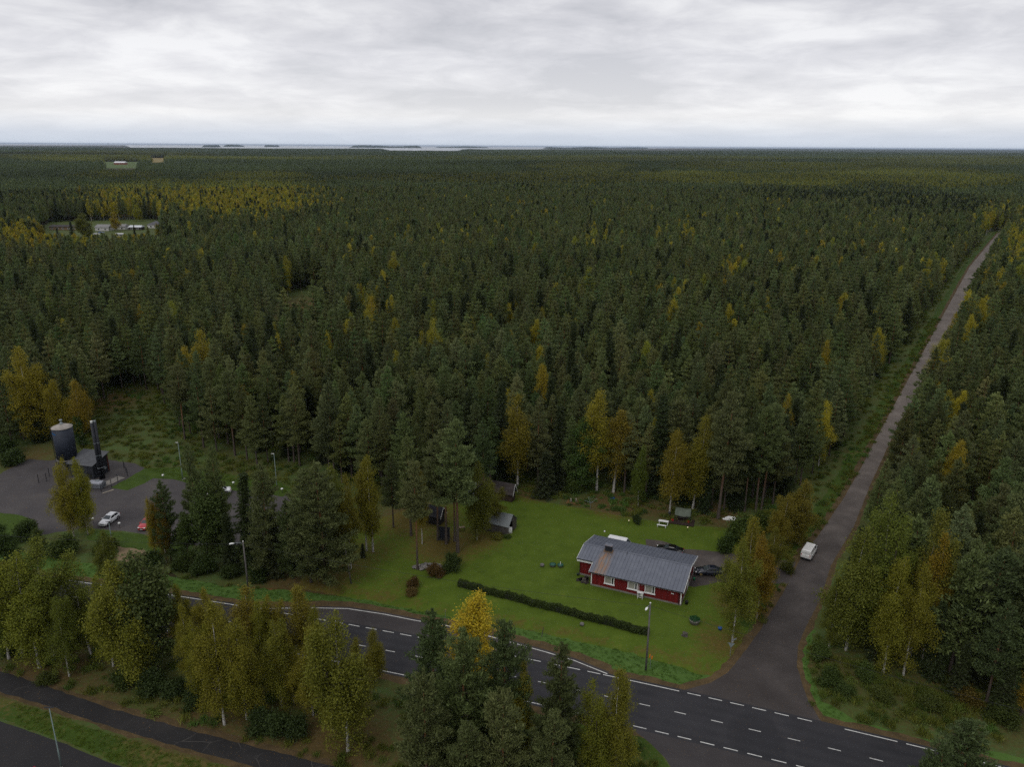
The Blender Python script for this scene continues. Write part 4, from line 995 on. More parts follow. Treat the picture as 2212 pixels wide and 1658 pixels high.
# ------------------------------------------------------------------ object materials
def boards_mat(name, col, dark, pitch=.14):
    """vertical painted boards: narrow joints and a different tone on each board (object coordinates)"""
    t = NT(name); p = t.obj(); s = t.n('ShaderNodeSeparateXYZ'); t.l(p, s.inputs[0])
    u = t.math('DIVIDE', t.math('ADD', s.outputs[0], s.outputs[1]), pitch)
    fr = t.math('FRACT', u); fl_ = t.math('FLOOR', u)
    wn_ = t.n('ShaderNodeTexWhiteNoise', noise_dimensions='1D'); t.l(fl_, wn_.inputs['W'])
    nz = t.noise(p, 1.4, 5, .6)
    f = t.math('ADD', t.math('MULTIPLY', wn_.outputs['Value'], .5), t.math('MULTIPLY', nz, .5))
    c = t.ramp(f, (.2, tuple(k * .72 for k in col)), (.8, tuple(k * 1.15 for k in col)))
    j = t.ramp(fr, (.0, (1, 1, 1)), (.10, (0, 0, 0)))
    c = t.mix(j, c, dark)
    return t.surf(c, .75, 0, .2, t.math('SUBTRACT', 1.0, j), .6, .015)
M_red = boards_mat('red_boards', (.150, .012, .012), (.05, .004, .004), .22)
M_white = plain('white_paint', (.72, .72, .70), .6, 0, .12, 1.5)
M_offw = plain('offwhite_enamel', (.66, .66, .62), .5, 0, .15, 2.0)
M_black = plain('black_metal', (.015, .015, .017), .45, 0, .3, 3.0)
M_dark = plain('dark_steel', (.020, .022, .027), .6, 0, .3, 1.2)
M_navy = plain('navy_cladding', (.022, .028, .042), .6, 0, .25, .5)
M_concrete = plain('concrete', (.20, .185, .165), .9, 0, .35, 1.5)
M_stone = plain('stone', (.17, .16, .15), .9, 0, .5, 2.5)
M_wood = plain('grey_wood', (.085, .075, .063), .9, 0, .45, 3.0)
M_brown = plain('brown_roofing', (.050, .040, .038), .85, 0, .4, 1.5)
M_galv = plain('galvanised', (.24, .27, .28), .5, .35, .25, 2.0)
M_green = plain('green_plastic', (.020, .085, .055), .5, 0, .25, 4.0)
M_blue = plain('blue_plastic', (.02, .09, .30), .45, 0, .2, 4.0)
M_redp = plain('red_plastic', (.40, .02, .03), .45, 0, .2, 4.0)
M_orange = plain('orange_sheet', (.75, .22, .01), .5, 0, .2, 4.0)
M_glass = plain('dark_glass', (.018, .022, .026), .12, 0, .3, 1.0, .6)
M_blind = plain('window_blind', (.30, .29, .25), .45, 0, .15, 1.0, .5)
M_tyre = plain('tyre_rubber', (.014, .014, .015), .85, 0, .2, 5.0)
M_alloy = plain('alloy_rim', (.35, .34, .33), .35, .6, .15, 4.0)
M_lamp = plain('lamp_lens', (.75, .75, .72), .2, 0, .05, 4.0, .6)
M_tail = plain('tail_lens', (.35, .012, .015), .2, 0, .1, 4.0, .6)
M_plate = plain('plate', (.62, .62, .60), .4, 0, .05, 4.0)
def roof_mat():
    """steel roof with brown run-off below the chimney (house coordinates)"""
    t = NT('steel_roof'); p = t.obj(); s = t.n('ShaderNodeSeparateXYZ'); t.l(p, s.inputs[0])
    nz = t.noise(p, .9, 5, .6)
    c = t.ramp(nz, (.3, (.088, .098, .126)), (.7, (.126, .138, .168)))
    mp = t.n('ShaderNodeMapping'); mp.inputs['Scale'].default_value = (3.0, .35, 1); t.l(p, mp.inputs[0])
    st = t.noise(mp.outputs[0], 1.1, 5, .65)
    wx = t.math('SUBTRACT', 1.0, t.math('MULTIPLY', t.math('ABSOLUTE', t.math('SUBTRACT', s.outputs[0], 1.35)), .78), True)
    wy = t.math('MULTIPLY', t.math('SUBTRACT', 5.2, s.outputs[1]), .7, True)
    m = t.math('MULTIPLY', t.math('MULTIPLY', t.math('MULTIPLY', wx, 1.9, True), wy, True), t.ramp(st, (.30, (0, 0, 0)), (.58, (1, 1, 1))))
    rc = t.ramp(st, (.38, (.20, .17, .12)), (.66, (.27, .115, .035)))
    c = t.mix(t.math('MULTIPLY', m, .85), c, rc)
    return t.surf(c, .42, 0, .45, nz, .05, .01)
M_roof = roof_mat()

# ------------------------------------------------------------------ the red house
HX, HY, HA = 12.98, 108.99, -.404
L, D = 14.54, 10.45                      # front wall, depth
U2, DREC = 2.75, 2.35                    # the set-back left end
DFE, HE, DR, HR = -.485, 2.67, 5.52, 4.035
SL = (HR - HE) / (DR - DFE)
DB = 2 * DR - DFE
def rz(d): return HR - abs(d - DR) * SL
house = empty('red_house', (HX, HY, 0), HA, 'red wooden house with grey steel roof and white window frames on the lawn', 'house')
b = MB()
wt_ = lambda d: rz(d) - .10
prof_pts = [(0, 0), (L, 0), (L, D), (-U2, D), (-U2, DREC), (0, DREC)]
def wall(m, a, c):
    pa, pc = prof_pts[a], prof_pts[c]; n = 6
    for i in range(n):
        q0 = [pa[k] + (pc[k] - pa[k]) * i / n for k in (0, 1)]; q1 = [pa[k] + (pc[k] - pa[k]) * (i + 1) / n for k in (0, 1)]
        m.poly([(q0[0], q0[1], .25), (q1[0], q1[1], .25), (q1[0], q1[1], wt_(q1[1])), (q0[0], q0[1], wt_(q0[1]))])
for i in range(6): wall(b, i, (i + 1) % 6)
b.build('wall', M_red, house)
f = MB()
for i in range(6):
    p0, p1 = prof_pts[i], prof_pts[(i + 1) % 6]; cx_, cy_ = (p0[0] + p1[0]) / 2, (p0[1] + p1[1]) / 2
    dx, dy = abs(p1[0] - p0[0]), abs(p1[1] - p0[1]); f.box((cx_, cy_, .1), (max(dx, .12) + .02, max(dy, .12) + .02, .34 + .004 * i))
f.build('foundation', M_concrete, house)
# roof deck, then the steel panels with their standing seams
rf = MB()
XL, XR_ = -U2 - .35, L + .365
def deck(m, x0, x1, d0, d1, th=.10):
    m.hexa([(x0, d0, rz(d0) - th), (x1, d0, rz(d0) - th), (x1, d1, rz(d1) - th), (x0, d1, rz(d1) - th)], [(x0, d0, rz(d0) - .01), (x1, d0, rz(d0) - .01), (x1, d1, rz(d1) - .01), (x0, d1, rz(d1) - .01)])
deck(rf, XL, -.27, 1.87, DR); deck(rf, -.27, XR_, DFE, DR); deck(rf, XL, XR_, DR, DB)
roof = rf.build('roof', M_black, house)
pw = .585
def panel(x0, x1, d0, d1):
    m = MB(); q = .012
    m.hexa([(x0, d0, rz(d0) - .005), (x1, d0, rz(d0) - .005), (x1, d1, rz(d1) - .005), (x0, d1, rz(d1) - .005)], [(x0, d0, rz(d0) + q), (x1, d0, rz(d0) + q), (x1, d1, rz(d1) + q), (x0, d1, rz(d1) + q)])
    m.hexa([(x1 - .03, d0, rz(d0) + q), (x1 + .01, d0, rz(d0) + q), (x1 + .01, d1, rz(d1) + q), (x1 - .03, d1, rz(d1) + q)], [(x1 - .025, d0, rz(d0) + .05), (x1 + .005, d0, rz(d0) + .05), (x1 + .005, d1, rz(d1) + .05), (x1 - .025, d1, rz(d1) + .05)])
    m.build('roof_panel', M_roof, roof)
n = round((XR_ - XL) / pw)
for i in range(n):
    x0 = XL + (XR_ - XL) * i / n; x1 = XL + (XR_ - XL) * (i + 1) / n - .022
    panel(x0, x1, 1.85 if x1 < -.2 else DFE - .02, DR - .04); panel(x0, x1, DB + .02, DR + .04)
rc = MB(); rc.hexa([(XL - .02, DR - .16, HR + .005), (XR_ + .02, DR - .16, HR + .005), (XR_ + .02, DR + .16, HR + .005), (XL - .02, DR + .16, HR + .005)], [(XL - .02, DR - .13, HR + .055), (XR_ + .02, DR - .13, HR + .055), (XR_ + .02, DR + .13, HR + .055), (XL - .02, DR + .13, HR + .055)])
rc.build('ridge_cap', M_roof, roof)
# barge boards, fascias, gutters
def bargeboard(x, d0, d1):
    m = MB(); m.hexa([(x - .02, d0, rz(d0) - .26), (x + .03, d0, rz(d0) - .26), (x + .03, d1, rz(d1) - .26), (x - .02, d1, rz(d1) - .26)], [(x - .02, d0, rz(d0) + .01), (x + .03, d0, rz(d0) + .01), (x + .03, d1, rz(d1) + .01), (x - .02, d1, rz(d1) + .01)])
    m.build('bargeboard', M_white, house)
bargeboard(XR_ + .03, DFE, DR - .002); bargeboard(XR_ + .03, DR + .002, DB); bargeboard(XL - .03, 1.87, DR); bargeboard(XL - .03, DR, DB); bargeboard(-.31, DFE, 1.8)
MB().box(((XR_ - .27) / 2, DFE + .05, rz(DFE) - .14), (XR_ + .27, .04, .16)).build('fascia', M_white, house)
MB().box(((XL - .27) / 2, 1.93, rz(1.87) - .30), (-.27 - XL - .02, .04, .50)).build('fascia', M_white, house)
def gutter(x0, x1, d, z):
    m = MB(); m.tube([(x0, d, z), (x1, d, z)], .065, 8); return m.build('gutter', M_black, house, True)
gutter(-.3, XR_, DFE - .07, rz(DFE) - .06); gutter(XL, -.35, 1.80, rz(1.87) - .06)
def pipe(x, d, z): MB().tube([(x, d - .38, z), (x, d - .07, z - .35), (x, d - .07, .35), (x, d - .22, .22)], .05, 8).build('downpipe', M_black, house, True)
pipe(L - .33, 0, rz(DFE) - .1); pipe(-U2 + .06, DREC, rz(1.87) - .1)
for x, d in ((0.06, -.02), (L - .06, -.02), (L + .02, D - .06), (-U2 - .02, D - .06), (L + .02, .07)):
    MB().box((x, d, 1.42), (.15 if abs(d) < .05 else .05, .05 if abs(d) < .05 else .15, 2.3)).build('corner_board', M_white, house)
# windows of the front wall: blind behind the wide pane, narrow vent at the right
def window(xc, w=1.62, z0=.98, z1=2.22, part='window'):
    m = MB(); zc, h = (z0 + z1) / 2, z1 - z0
    for x, sx in ((xc - w / 2 + .07, .14), (xc + w / 2 - .07, .14), (xc + w / 2 - .45, .10)): m.box((x, -.045, zc), (sx, .09, h))
    m.box((xc, -.05, z1 + .02), (w + .14, .10, .14)); m.box((xc, -.06, z0 - .02), (w + .14, .12, .16))
    win = m.build(part, M_white, house)
    xa_, xb_ = xc - w / 2 + .14, xc + w / 2 - .50
    MB().box(((xa_ + xb_) / 2, -.012, zc), (xb_ - xa_, .02, h - .1)).build('pane', M_blind, win)
    g_ = MB(); g_.box((xc + w / 2 - .27, -.012, zc), (.26, .02, h - .1)).build('vent_pane', M_glass, win)
    fr_ = MB()
    for x in (xa_ + .02, xb_ - .02): fr_.box((x, -.03, zc), (.04, .02, h - .1))
    fr_.build('sash', M_black, win)
    MB().box((xc, -.13, z0 - .09), (w + .2, .12, .03)).build('sill', M_white, win)
for xc in (3.05, 6.86, 9.62): window(xc)
m = MB(); m.box((7.86, -.03, 1.55), (.06, .06, 1.9)).build('cable_duct', M_white, house)
MB().box((13.15, -.02, 1.78), (.42, .03, .16)).build('number_plate', M_white, house)
MB().box((8.35, -.05, 2.05), (.08, .08, .08)).build('wall_vent', M_white, house)
# right gable: door hidden from here, windows towards the drive
for d in (3.0, 7.0):
    m = MB(); m.box((L + .03, d, 1.6), (.08, 1.3, 1.2)); w_ = m.build('window', M_white, house); MB().box((L + .075, d, 1.6), (.02, 1.05, .95)).build('pane', M_glass, w_)
m = MB(); m.box((L + .03, 5.2, 1.25), (.07, .95, 2.05)).build('door', M_white, house)
# chimney with its hood
ch = MB(); ch.box((1.35, DR - .45, HR + .34), (1.15, .62, .95)); chim = ch.build('chimney', M_dark, house)
h_ = MB(); h_.box((1.35, DR - .45, HR + .95), (1.30, .80, .06), ry=0, rx=.12)
for sx in (-.5, .5):
    for sy in (-.24, .24): h_.box((1.35 + sx, DR - .45 + sy, HR + .87), (.05, .05, .14))
h_.build('chimney_hood', M_roof, chim)
fl2 = MB(); fl2.hexa([(.55, DR - 1.05, rz(DR - 1.05) + .052), (2.15, DR - 1.05, rz(DR - 1.05) + .052), (2.15, DR - .1, rz(DR - .1) + .052), (.55, DR - .1, rz(DR - .1) + .052)], [(.6, DR - 1.0, rz(DR - 1.0) + .075), (2.1, DR - 1.0, rz(DR - 1.0) + .075), (2.1, DR - .12, rz(DR - .12) + .075), (.6, DR - .12, rz(DR - .12) + .075)])
fl2.build('flashing', plain('rusty_flashing', (.13, .085, .05), .6, 0, .4, 2.0), chim)
MB().tube([(4.45, DR - .45, rz(DR - .45)), (4.45, DR - .45, HR + .38)], .05, 10).build('vent_pipe', M_dark, house, True)
def HL(x, d, z=0.0):
    c, s = math.cos(HA), math.sin(HA); return (HX + c * x - s * d, HY + s * x + c * d, z)
# heat pump on its stand before the wall
hp = empty('heat_pump', HL(8.30, -.62), HA, 'white heat pump on a white stand against the red front wall', 'heat pump')
MB().box((0, 0, .78), (.86, .32, .58)).build('casing', M_offw, hp)
m = MB(); m.lathe([(.22, -.012), (.22, .012)], 20); o = m.build('fan_grille', plain('fan_grey', (.18, .18, .18), .5, 0, .3, 9), hp); o.rotation_euler = (R(90), 0, 0); o.location = (-.14, -.17, .78)
for x in (-.38, .38):
    m = MB(); m.box((x, -.2, .24), (.05, .05, .50)); m.box((x, .2, .24), (.05, .05, .50)); m.box((x, 0, .47), (.05, .45, .04)); m.build('stand_leg', M_white, hp)
MB().box((0, -.2, .30), (.80, .04, .05)).build('stand_rail', M_white, hp)
MB().box((0, -.03, 1.13), (1.0, .5, .05), rx=.15).build('rain_cover', M_white, hp)
# things about the house
def pot(name, loc, r, hgt_, mat, label, cat, group=None, lid=None):
    e_ = empty(name, loc, 0, label, cat, group); MB().lathe([(r * .85, 0), (r, hgt_ * .9), (r * 1.04, hgt_), (r * .8, hgt_)], 18).build('body', mat, e_, True)
    if lid is not None: MB().lathe([(r * 1.06, hgt_ * .98), (r * 1.08, hgt_ + .06), (r * .5, hgt_ + .13), (.03, hgt_ + .14)], 18).build('lid', lid, e_, True)
    return e_
m = MB()
for i in range(9):
    a_ = i * .7; m.box((.6 * math.cos(a_) * (i % 3) * .4, .35 * math.sin(a_) * (i % 3) * .5, .02), (.9, .6, .05), rz=a_)
o = m.build('soil_bed', plain('dark_soil', (.03, .024, .018), .95, 0, .4, 3), None); o.location = HL(-1.5, .9); o.rotation_euler = (0, 0, HA); o.scale = (1.3, 1.6, 1); tag(o, 'patch of dark soil in the corner left of the white corner board', 'soil bed')
def stump(name, loc, r, h, label, cat):
    m = MB(); n = 11; rings = []
    for k, z in ((1.25, 0), (1.0, .15 * h), (.92, h)): rings.append([(r * k * (1 + .18 * math.sin(3 * a + k * 9)) * math.cos(a), r * k * (1 + .18 * math.sin(3 * a + k * 9)) * math.sin(a), z) for a in np.linspace(0, 2 * PI, n, endpoint=False)])
    m.loft(rings); o = m.build(name, M_wood, None); o.location = loc; tag(o, label, cat); return o
stump('stump', HL(-1.35, .55, .04), .36, .5, 'round chopping stump on the dark soil beside the house', 'stump')
pot('rain_barrel', HL(L + .75, .75), .26, .55, M_black, 'small black tub at the right front corner of the house', 'tub')
pot('flower_pot', HL(-U2 - .1, DREC - .45), .2, .35, plain('dark_green_pot', (.015, .035, .022), .6), 'dark green pot under the left downpipe of the house', 'pot')
pot('watering_can', HL(L + .55, 8.2), .16, .42, plain('bright_green', (.01, .22, .09), .5), 'bright green can at the back right corner of the house', 'can')

# ------------------------------------------------------------------ vehicles
def car(name, label, cat, loc, yaw, col, kind='sedan', group=None, metallic=.3, Lc=4.7, Wc=1.82, Hc=1.45, rim=None, rough=.25):
    """x forward, y left"""
    e_ = empty(name, loc, yaw, label, cat, group)
    P = plain('paint_' + name + str(len(bpy.data.materials)), col, rough, metallic * .3, .06, .8, .5, .5)
    h, w = Lc / 2, Wc / 2
    van = kind == 'van'
    hood, belt, tailz = {'sedan': (.86, .93, .98), 'hatch': (.95, 1.02, 1.04), 'van': (1.12, 1.22, 1.24)}[kind]
    st = [(-h, .55, tailz - .22, .80), (-h + .06, .34, tailz - .05, .90), (-h + .35, .24, tailz, .97), (-h * .45, .22, belt, 1.0), (h * .18, .22, belt, 1.0), (h * .42, .22, hood + .04, .99), (h - .55, .24, hood - .06, .96), (h - .18, .30, hood - .22, .88), (h, .42, hood - .40, .72)]
    rings = []
    for x, zb, zt, k in st:
        ww = w * k; rings.append([(x, -ww * .90, zb), (x, -ww, zb + .18), (x, -ww * 1.0, (zb + zt) / 2 + .08), (x, -ww * .97, zt - .10), (x, -ww * .86, zt - .01), (x, -ww * .4, zt + .02), (x, ww * .4, zt + .02), (x, ww * .86, zt - .01), (x, ww * .97, zt - .10), (x, ww * 1.0, (zb + zt) / 2 + .08), (x, ww, zb + .18), (x, ww * .90, zb)])
    body = MB().loft(rings).build('body', P, e_, True)
    # cabin: corners at the belt line and at the roof
    xf, xr, rf_, rr = {'sedan': (h * .42, -h * .74, h * .06, -h * .40), 'hatch': (h * .42, -h * .93, h * .02, -h * .66), 'van': (h * .66, -h * .985, h * .40, -h * .95)}[kind]
    wb, wr = w * .90, w * (.70 if not van else .82); zb, zr = belt - .06, Hc
    zr1 = zr - .07
    ring0 = [(xf, -wb, zb), (xf, wb, zb), (xr, wb, zb), (xr, -wb, zb)]
    ring1 = [(rf_, -wr, zr1), (rf_, wr, zr1), (rr, wr, zr1), (rr, -wr, zr1)]
    k_ = .86; ring2 = [(rf_ - .18, -wr * k_, zr), (rf_ - .18, wr * k_, zr), (rr + .14, wr * k_, zr), (rr + .14, -wr * k_, zr)]
    cab = MB().loft([ring0, ring1, ring2]).build('roof', P, e_)
    md = cab.modifiers.new('soft', 'BEVEL'); md.width = .05; md.segments = 2; md.limit_method = 'ANGLE'
    def lerp(a, c, t): return tuple(a[i] + (c[i] - a[i]) * t for i in range(3))
    def glass(nm, a, c, d_, f_, u0, u1, v0, v1, out, mat=M_glass):
        q = [lerp(lerp(a, c, u), lerp(f_, d_, u), v) for u, v in ((u0, v0), (u1, v0), (u1, v1), (u0, v1))]
        q = [tuple(p_[i] + out[i] * .012 for i in range(3)) for p_ in q]; q2 = [tuple(p_[i] - out[i] * .02 for i in range(3)) for p_ in q]
        MB().hexa(q2, q).build(nm, mat, e_)
    glass('windscreen', ring0[0], ring0[1], ring1[1], ring1[0], .06, .94, .12, .94, (.8, 0, .5), plain('windscreen_glass', (.05, .062, .066), .1, 0, .3, 1.0, .6))
    glass('rear_window', ring0[3], ring0[2], ring1[2], ring1[3], .10, .90, .30 if not van else .5, .90, (-1, 0, .2), M_glass if not van else P)
    for s, (i0, i1) in ((-1, (0, 3)), (1, (1, 2))):
        A, B_, C_, D_ = ring0[i0], ring0[i1], ring1[i1], ring1[i0]
        spans = ((.06, .46), (.50, .90)) if not van else ((.04, .26),)
        for u0, u1 in spans: glass('side_window', A, B_, C_, D_, u0, u1, .16, .86, (0, s, .25))
        m = MB(); m.box((xf - .28, s * (w + .05), belt + .02), (.12, .18, .13)); m.build('mirror', P if not van else M_black, e_)
    wr_ = .33 if kind != 'hatch' else .35
    for x in (h * .62, -h * .60):
        for s in (-1, 1):
            a_ = MB(); a_.tube([(x, s * (w - .12), wr_ + .02), (x, s * (w + .008), wr_ + .02)], wr_ + .07, 18); a_.build('wheel_arch', M_black, e_)
            t_ = MB(); t_.tube([(x, s * (w - .2), wr_), (x, s * (w - .03), wr_), (x, s * (w + .015), wr_)], [wr_, wr_, wr_ - .04], 20); wh = t_.build('wheel', M_tyre, e_)
            r_ = MB(); r_.tube([(x, s * (w + .005), wr_), (x, s * (w + .028), wr_)], [wr_ * .66, wr_ * .60], 14); r_.build('rim', rim or M_alloy, wh)
    for s in (-1, 1):
        MB().box((h - .16, s * w * .62, hood - .27), (.20, .36, .13), rz=-s * .35).build('headlight', M_lamp, e_)
        MB().box((-h + .07, s * w * .74, tailz - .16 if not van else .98), (.14, .28 if not van else .12, .14 if not van else .42), rz=s * .2).build('tail_light', M_tail, e_)
    MB().box((h - .05, 0, .42), (.12, Wc * .72, .16)).build('front_bumper', M_black if van else P, e_)
    MB().box((h - .035, 0, hood - .36), (.08, Wc * .42, .12)).build('grille', M_black, e_)
    MB().box((-h + .02, 0, .42), (.12, Wc * .82, .20)).build('rear_bumper', M_black if van else P, e_)
    MB().box((-h - .012, 0, .74 if not van else .90), (.02, .46, .11)).build('number_plate', M_plate, e_)
    MB().box((h + .025, 0, .44), (.02, .46, .11)).build('number_plate', M_plate, e_)
    if van:
        MB().box((-h - .002, 0, 1.35), (.01, .02, 1.0)).build('door_gap', M_black, e_); MB().box((-h + .01, 0, 1.50), (.03, Wc * .62, .30)).build('rear_panel', P, e_)
    return e_
def by_wheels(front, rear, W_):
    """centre and heading of a car from where its near-side (left) wheels stand"""
    a, c = G(*front), G(*rear); d = (a - c)[:2]; yaw = math.atan2(d[1], d[0]); mid = (a + c)[:2] / 2
    return (mid[0] - (-math.sin(yaw)) * W_ / 2, mid[1] - math.cos(yaw) * W_ / 2, 0), yaw
(loc, yaw) = by_wheels((234.8, 1138), (257.9, 1121.5), 1.8)
yawS = yaw
car('parked_car', 'white compact crossover parked on the gravel lot', 'car', loc, yaw, (.74, .75, .75), 'hatch', None, .1, 4.3, 1.78, 1.54)
fb = G(303.5, 1149); car('parked_car', 'red car half hidden behind a yellow birch on the gravel lot', 'car', (fb[0] - math.cos(yawS) * 2.0, fb[1] - math.sin(yawS) * 2.0, 0), yawS + .12, (.42, .02, .03), 'hatch', None, .1, 4.1, 1.74, 1.5)
q = G(474, 1067); car('parked_car', 'white car at the far side of the gravel lot seen between pines', 'car', (q[0], q[1], 0), R(200), (.76, .77, .78), 'sedan', None, .1, 4.5, 1.8, 1.46)
(loc, yaw) = by_wheels((1514.5, 1246), (1552.2, 1248), 1.8)
car('parked_car', 'dark blue saloon with gold wheels on the drive right of the house', 'car', loc, yaw, (.010, .013, .024), 'sedan', None, .4, 4.75, 1.82, 1.43, plain('gold_rim', (.38, .28, .12), .4, .5), .16)
q = G(1447, 1180, 1.3); car('parked_car', 'black saloon with chrome window line parked behind the house', 'car', (q[0], q[1], 0), PI - .36, (.008, .008, .009), 'sedan', None, .4, 4.75, 1.84, 1.42, None, .14)
q = G(1341, 1163, 1.75); car('parked_van', 'white van behind the house, only its roof in view', 'van', (q[0], q[1] - .55, 0), -.40, (.76, .76, .76), 'van', None, 0, 4.9, 1.9, 1.95)
a_, c_ = G(1739, 1212), G(1759, 1181); dv = (c_ - a_)[:2]; yv = math.atan2(dv[1], dv[0])
car('parked_van', 'white delivery van parked at the left edge of the forest road', 'van', (a_[0] + math.cos(yv) * 2.35, a_[1] + math.sin(yv) * 2.35, 0), yv, (.66, .66, .63), 'van', None, 0, 4.8, 1.9, 1.95)
# ------------------------------------------------------------------ poles, lamps, signs
def wooden_lamp(px, py, ty, label, arm=1.5, az=R(225)):
    p = G(px, py); h = tree_height(px, py, ty)
    e_ = empty('street_lamp', (p[0], p[1], zat(p[0], p[1]) - .05), 0, label, 'street lamp', 'wooden street lamps along the main road')
    MB().tube([(0, 0, 0), (.02, 0, h * .5), (0, 0, h)], [.15, .125, .095], 10).build('post', plain('grey_post_wood', (.14, .13, .12), .9, 0, .4, 2.5), e_, True)
    MB().lathe([(.11, h - .01), (.12, h + .05), (.05, h + .10)], 10).build('post_cap', M_offw, e_)
    dx, dy = math.cos(az), math.sin(az)
    MB().tube([(0, 0, h - .35), (dx * arm * .5, dy * arm * .5, h - .10), (dx * arm, dy * arm, h - .08)], .035, 8).build('arm', M_galv, e_, True)
    rings = []
    for k, w_, z_ in ((-.05, .06, .0), (.12, .13, .02), (.45, .17, .03), (.68, .12, .0), (.75, .04, -.02)):
        c_ = ((arm + k) * dx, (arm + k) * dy, h - .09 + z_)
        rings.append([(c_[0] - dy * w_ * math.cos(a), c_[1] + dx * w_ * math.cos(a), c_[2] + w_ * .8 * math.sin(a)) for a in np.linspace(0, 2 * PI, 10, endpoint=False)])
    MB().loft(rings).build('lamp_head', M_lamp, e_, True)
    return (p[0], p[1], h)
LAM1 = wooden_lamp(537, 1281, 1170, 'left wooden street lamp with white head, before the gravel lot', 1.3, R(200))
LAM2 = wooden_lamp(1395, 1449, 1303, 'right wooden street lamp with white head, before the red house', 1.0, R(240))
def steel_lamp(px, py, ty, label, head='single'):
    p = G(px, py); h = tree_height(px, py, ty)
    e_ = empty('lamp_post', (p[0], p[1], 0), 0, label, 'lamp post', 'steel lamp posts')
    MB().tube([(0, 0, -.05), (0, 0, h * .3), (0, 0, h * .3 + .02), (0, 0, h)], [.085, .085, .065, .05], 12).build('post', plain('pale_green_steel', (.16, .21, .20), .5, .2, .2, 1.5), e_, True)
    MB().lathe([(.16, 0), (.16, .06), (.1, .09)], 12).build('base', M_concrete, e_)
    for s in ((-1,) if head == 'single' else (-1, 1)):
        MB().hexa([(0, -.09, h - .02), (s * .55, -.07, h + .02), (s * .55, .07, h + .02), (0, .09, h - .02)], [(0, -.09, h + .05), (s * .55, -.07, h + .06), (s * .55, .07, h + .06), (0, .09, h + .05)]).build('lamp_head', M_offw if head == 'single' else M_dark, e_)
steel_lamp(395, 1037, 957, 'left steel lamp post on the grass beside the gravel lot')
steel_lamp(599, 1060, 981, 'right steel lamp post on the grass beside the gravel lot')
steel_lamp(240, 1160, 1128, 'dark thin lamp post in front of the white crossover', 'double')
steel_lamp(133, 1659, 1530, 'pale steel lamp post with two heads at the bottom left by the foot path', 'double')
for i, (x, y, lab) in enumerate(((353, 1036, 'globe lamp on the grass island left of the lot lamp post'), (401, 1043, 'globe lamp right at the left lot lamp post'), (505, 1052, 'globe lamp beside the white car among pines'), (610, 1066, 'globe lamp near the right lot lamp post'), (202, 1131, 'globe lamp left of the white crossover'), (259, 1141, 'globe lamp right of the white crossover'))):
    p = G(x, y); e_ = empty('globe_lamp', (p[0], p[1], 0), 0, lab, 'lamp', 'low globe lamps around the lot')
    MB().tube([(0, 0, 0), (0, 0, .75)], .035, 8).build('stem', M_dark, e_); MB().lathe([(.05, .72), (.2, .80), (.26, .95), (.2, 1.08), (.05, 1.14)], 14).build('globe', M_lamp, e_, True)
for x, y, lab in ((1358, 1134, 'garden lamp left of the white picnic table'), (1485, 1149, 'garden lamp right of the white picnic table')):
    p = G(x, y); e_ = empty('garden_lamp', (p[0], p[1], 0), 0, lab, 'lamp', 'garden lamps on the lawn')
    MB().tube([(0, 0, 0), (0, 0, .8)], .03, 8).build('stem', M_dark, e_)
    t_ = NT('lit_bulb'); em = t_.n('ShaderNodeEmission'); em.inputs[0].default_value = (1, .85, .55, 1); em.inputs[1].default_value = 1.2; t_.l(em.outputs[0], t_.o.inputs[0])
    MB().lathe([(.05, .8), (.09, .9), (.05, 1.0)], 12).build('bulb', t_.m, e_, True)
    MB().lathe([(.12, 1.0), (.04, 1.07)], 12).build('cap', M_dark, e_)
# overhead cable between the wooden lamps and on to the next one
def cable(a, c, sag, label):
    P = [(a[0] + (c[0] - a[0]) * t, a[1] + (c[1] - a[1]) * t, a[2] + (c[2] - a[2]) * t - sag * 4 * t * (1 - t)) for t in np.linspace(0, 1, 25)]
    o = MB().tube(P, .018, 5).build('overhead_cable', M_black, None); tag(o, label, 'cable', 'overhead cables')
l1, l2 = (LAM1[0], LAM1[1], LAM1[2] - .5), (LAM2[0], LAM2[1], LAM2[2] - .5)
cable(l1, l2, .8, 'thin overhead cable between the two wooden street lamps')
cable(l2, (75.0, 62.5, 8.6), .8, 'thin overhead cable leaving the right street lamp to the right')
cable(l1, (-100, 112, 8.2), .8, 'thin overhead cable leaving the left street lamp to the left')
# leaning bare pole on the lawn
p = G(758.7, 1262); o = MB().tube([(0, 0, -.1), (-.35, .1, 3.6), (-.75, .2, 7.2)], [.12, .10, .08], 9).build('leaning_pole', plain('grey_post_wood', (.14, .13, .12)), None, True); o.location = p; tag(o, 'bare grey pole leaning on the lawn beside the broad pine', 'pole')
# give way sign seen from behind, with a direction arm above
p = G(1577, 1418); gw = empty('give_way_sign', (p[0], p[1], 0), R(-15), 'back of a triangular give way sign at the forest road junction', 'road sign')
MB().tube([(0, 0, 0), (0, 0, 3.0)], .035, 8).build('post', M_galv, gw)
m = MB(); tr = [(-.45, 2.05), (.45, 2.05), (0, 1.27)]
m.loft([[(x, .05, z) for x, z in tr], [(x, .075, z) for x, z in tr]]); m.build('triangle', plain('sign_back', (.26, .31, .33), .45, .3, .1, 3), gw)
MB().hexa([(-.05, .06, 2.25), (.62, .12, 2.75), (.62, .15, 2.75), (-.05, .09, 2.25)], [(-.05, .06, 2.47), (.62, .12, 2.97), (.62, .15, 2.97), (-.05, .09, 2.47)]).build('direction_arm', M_galv, gw)
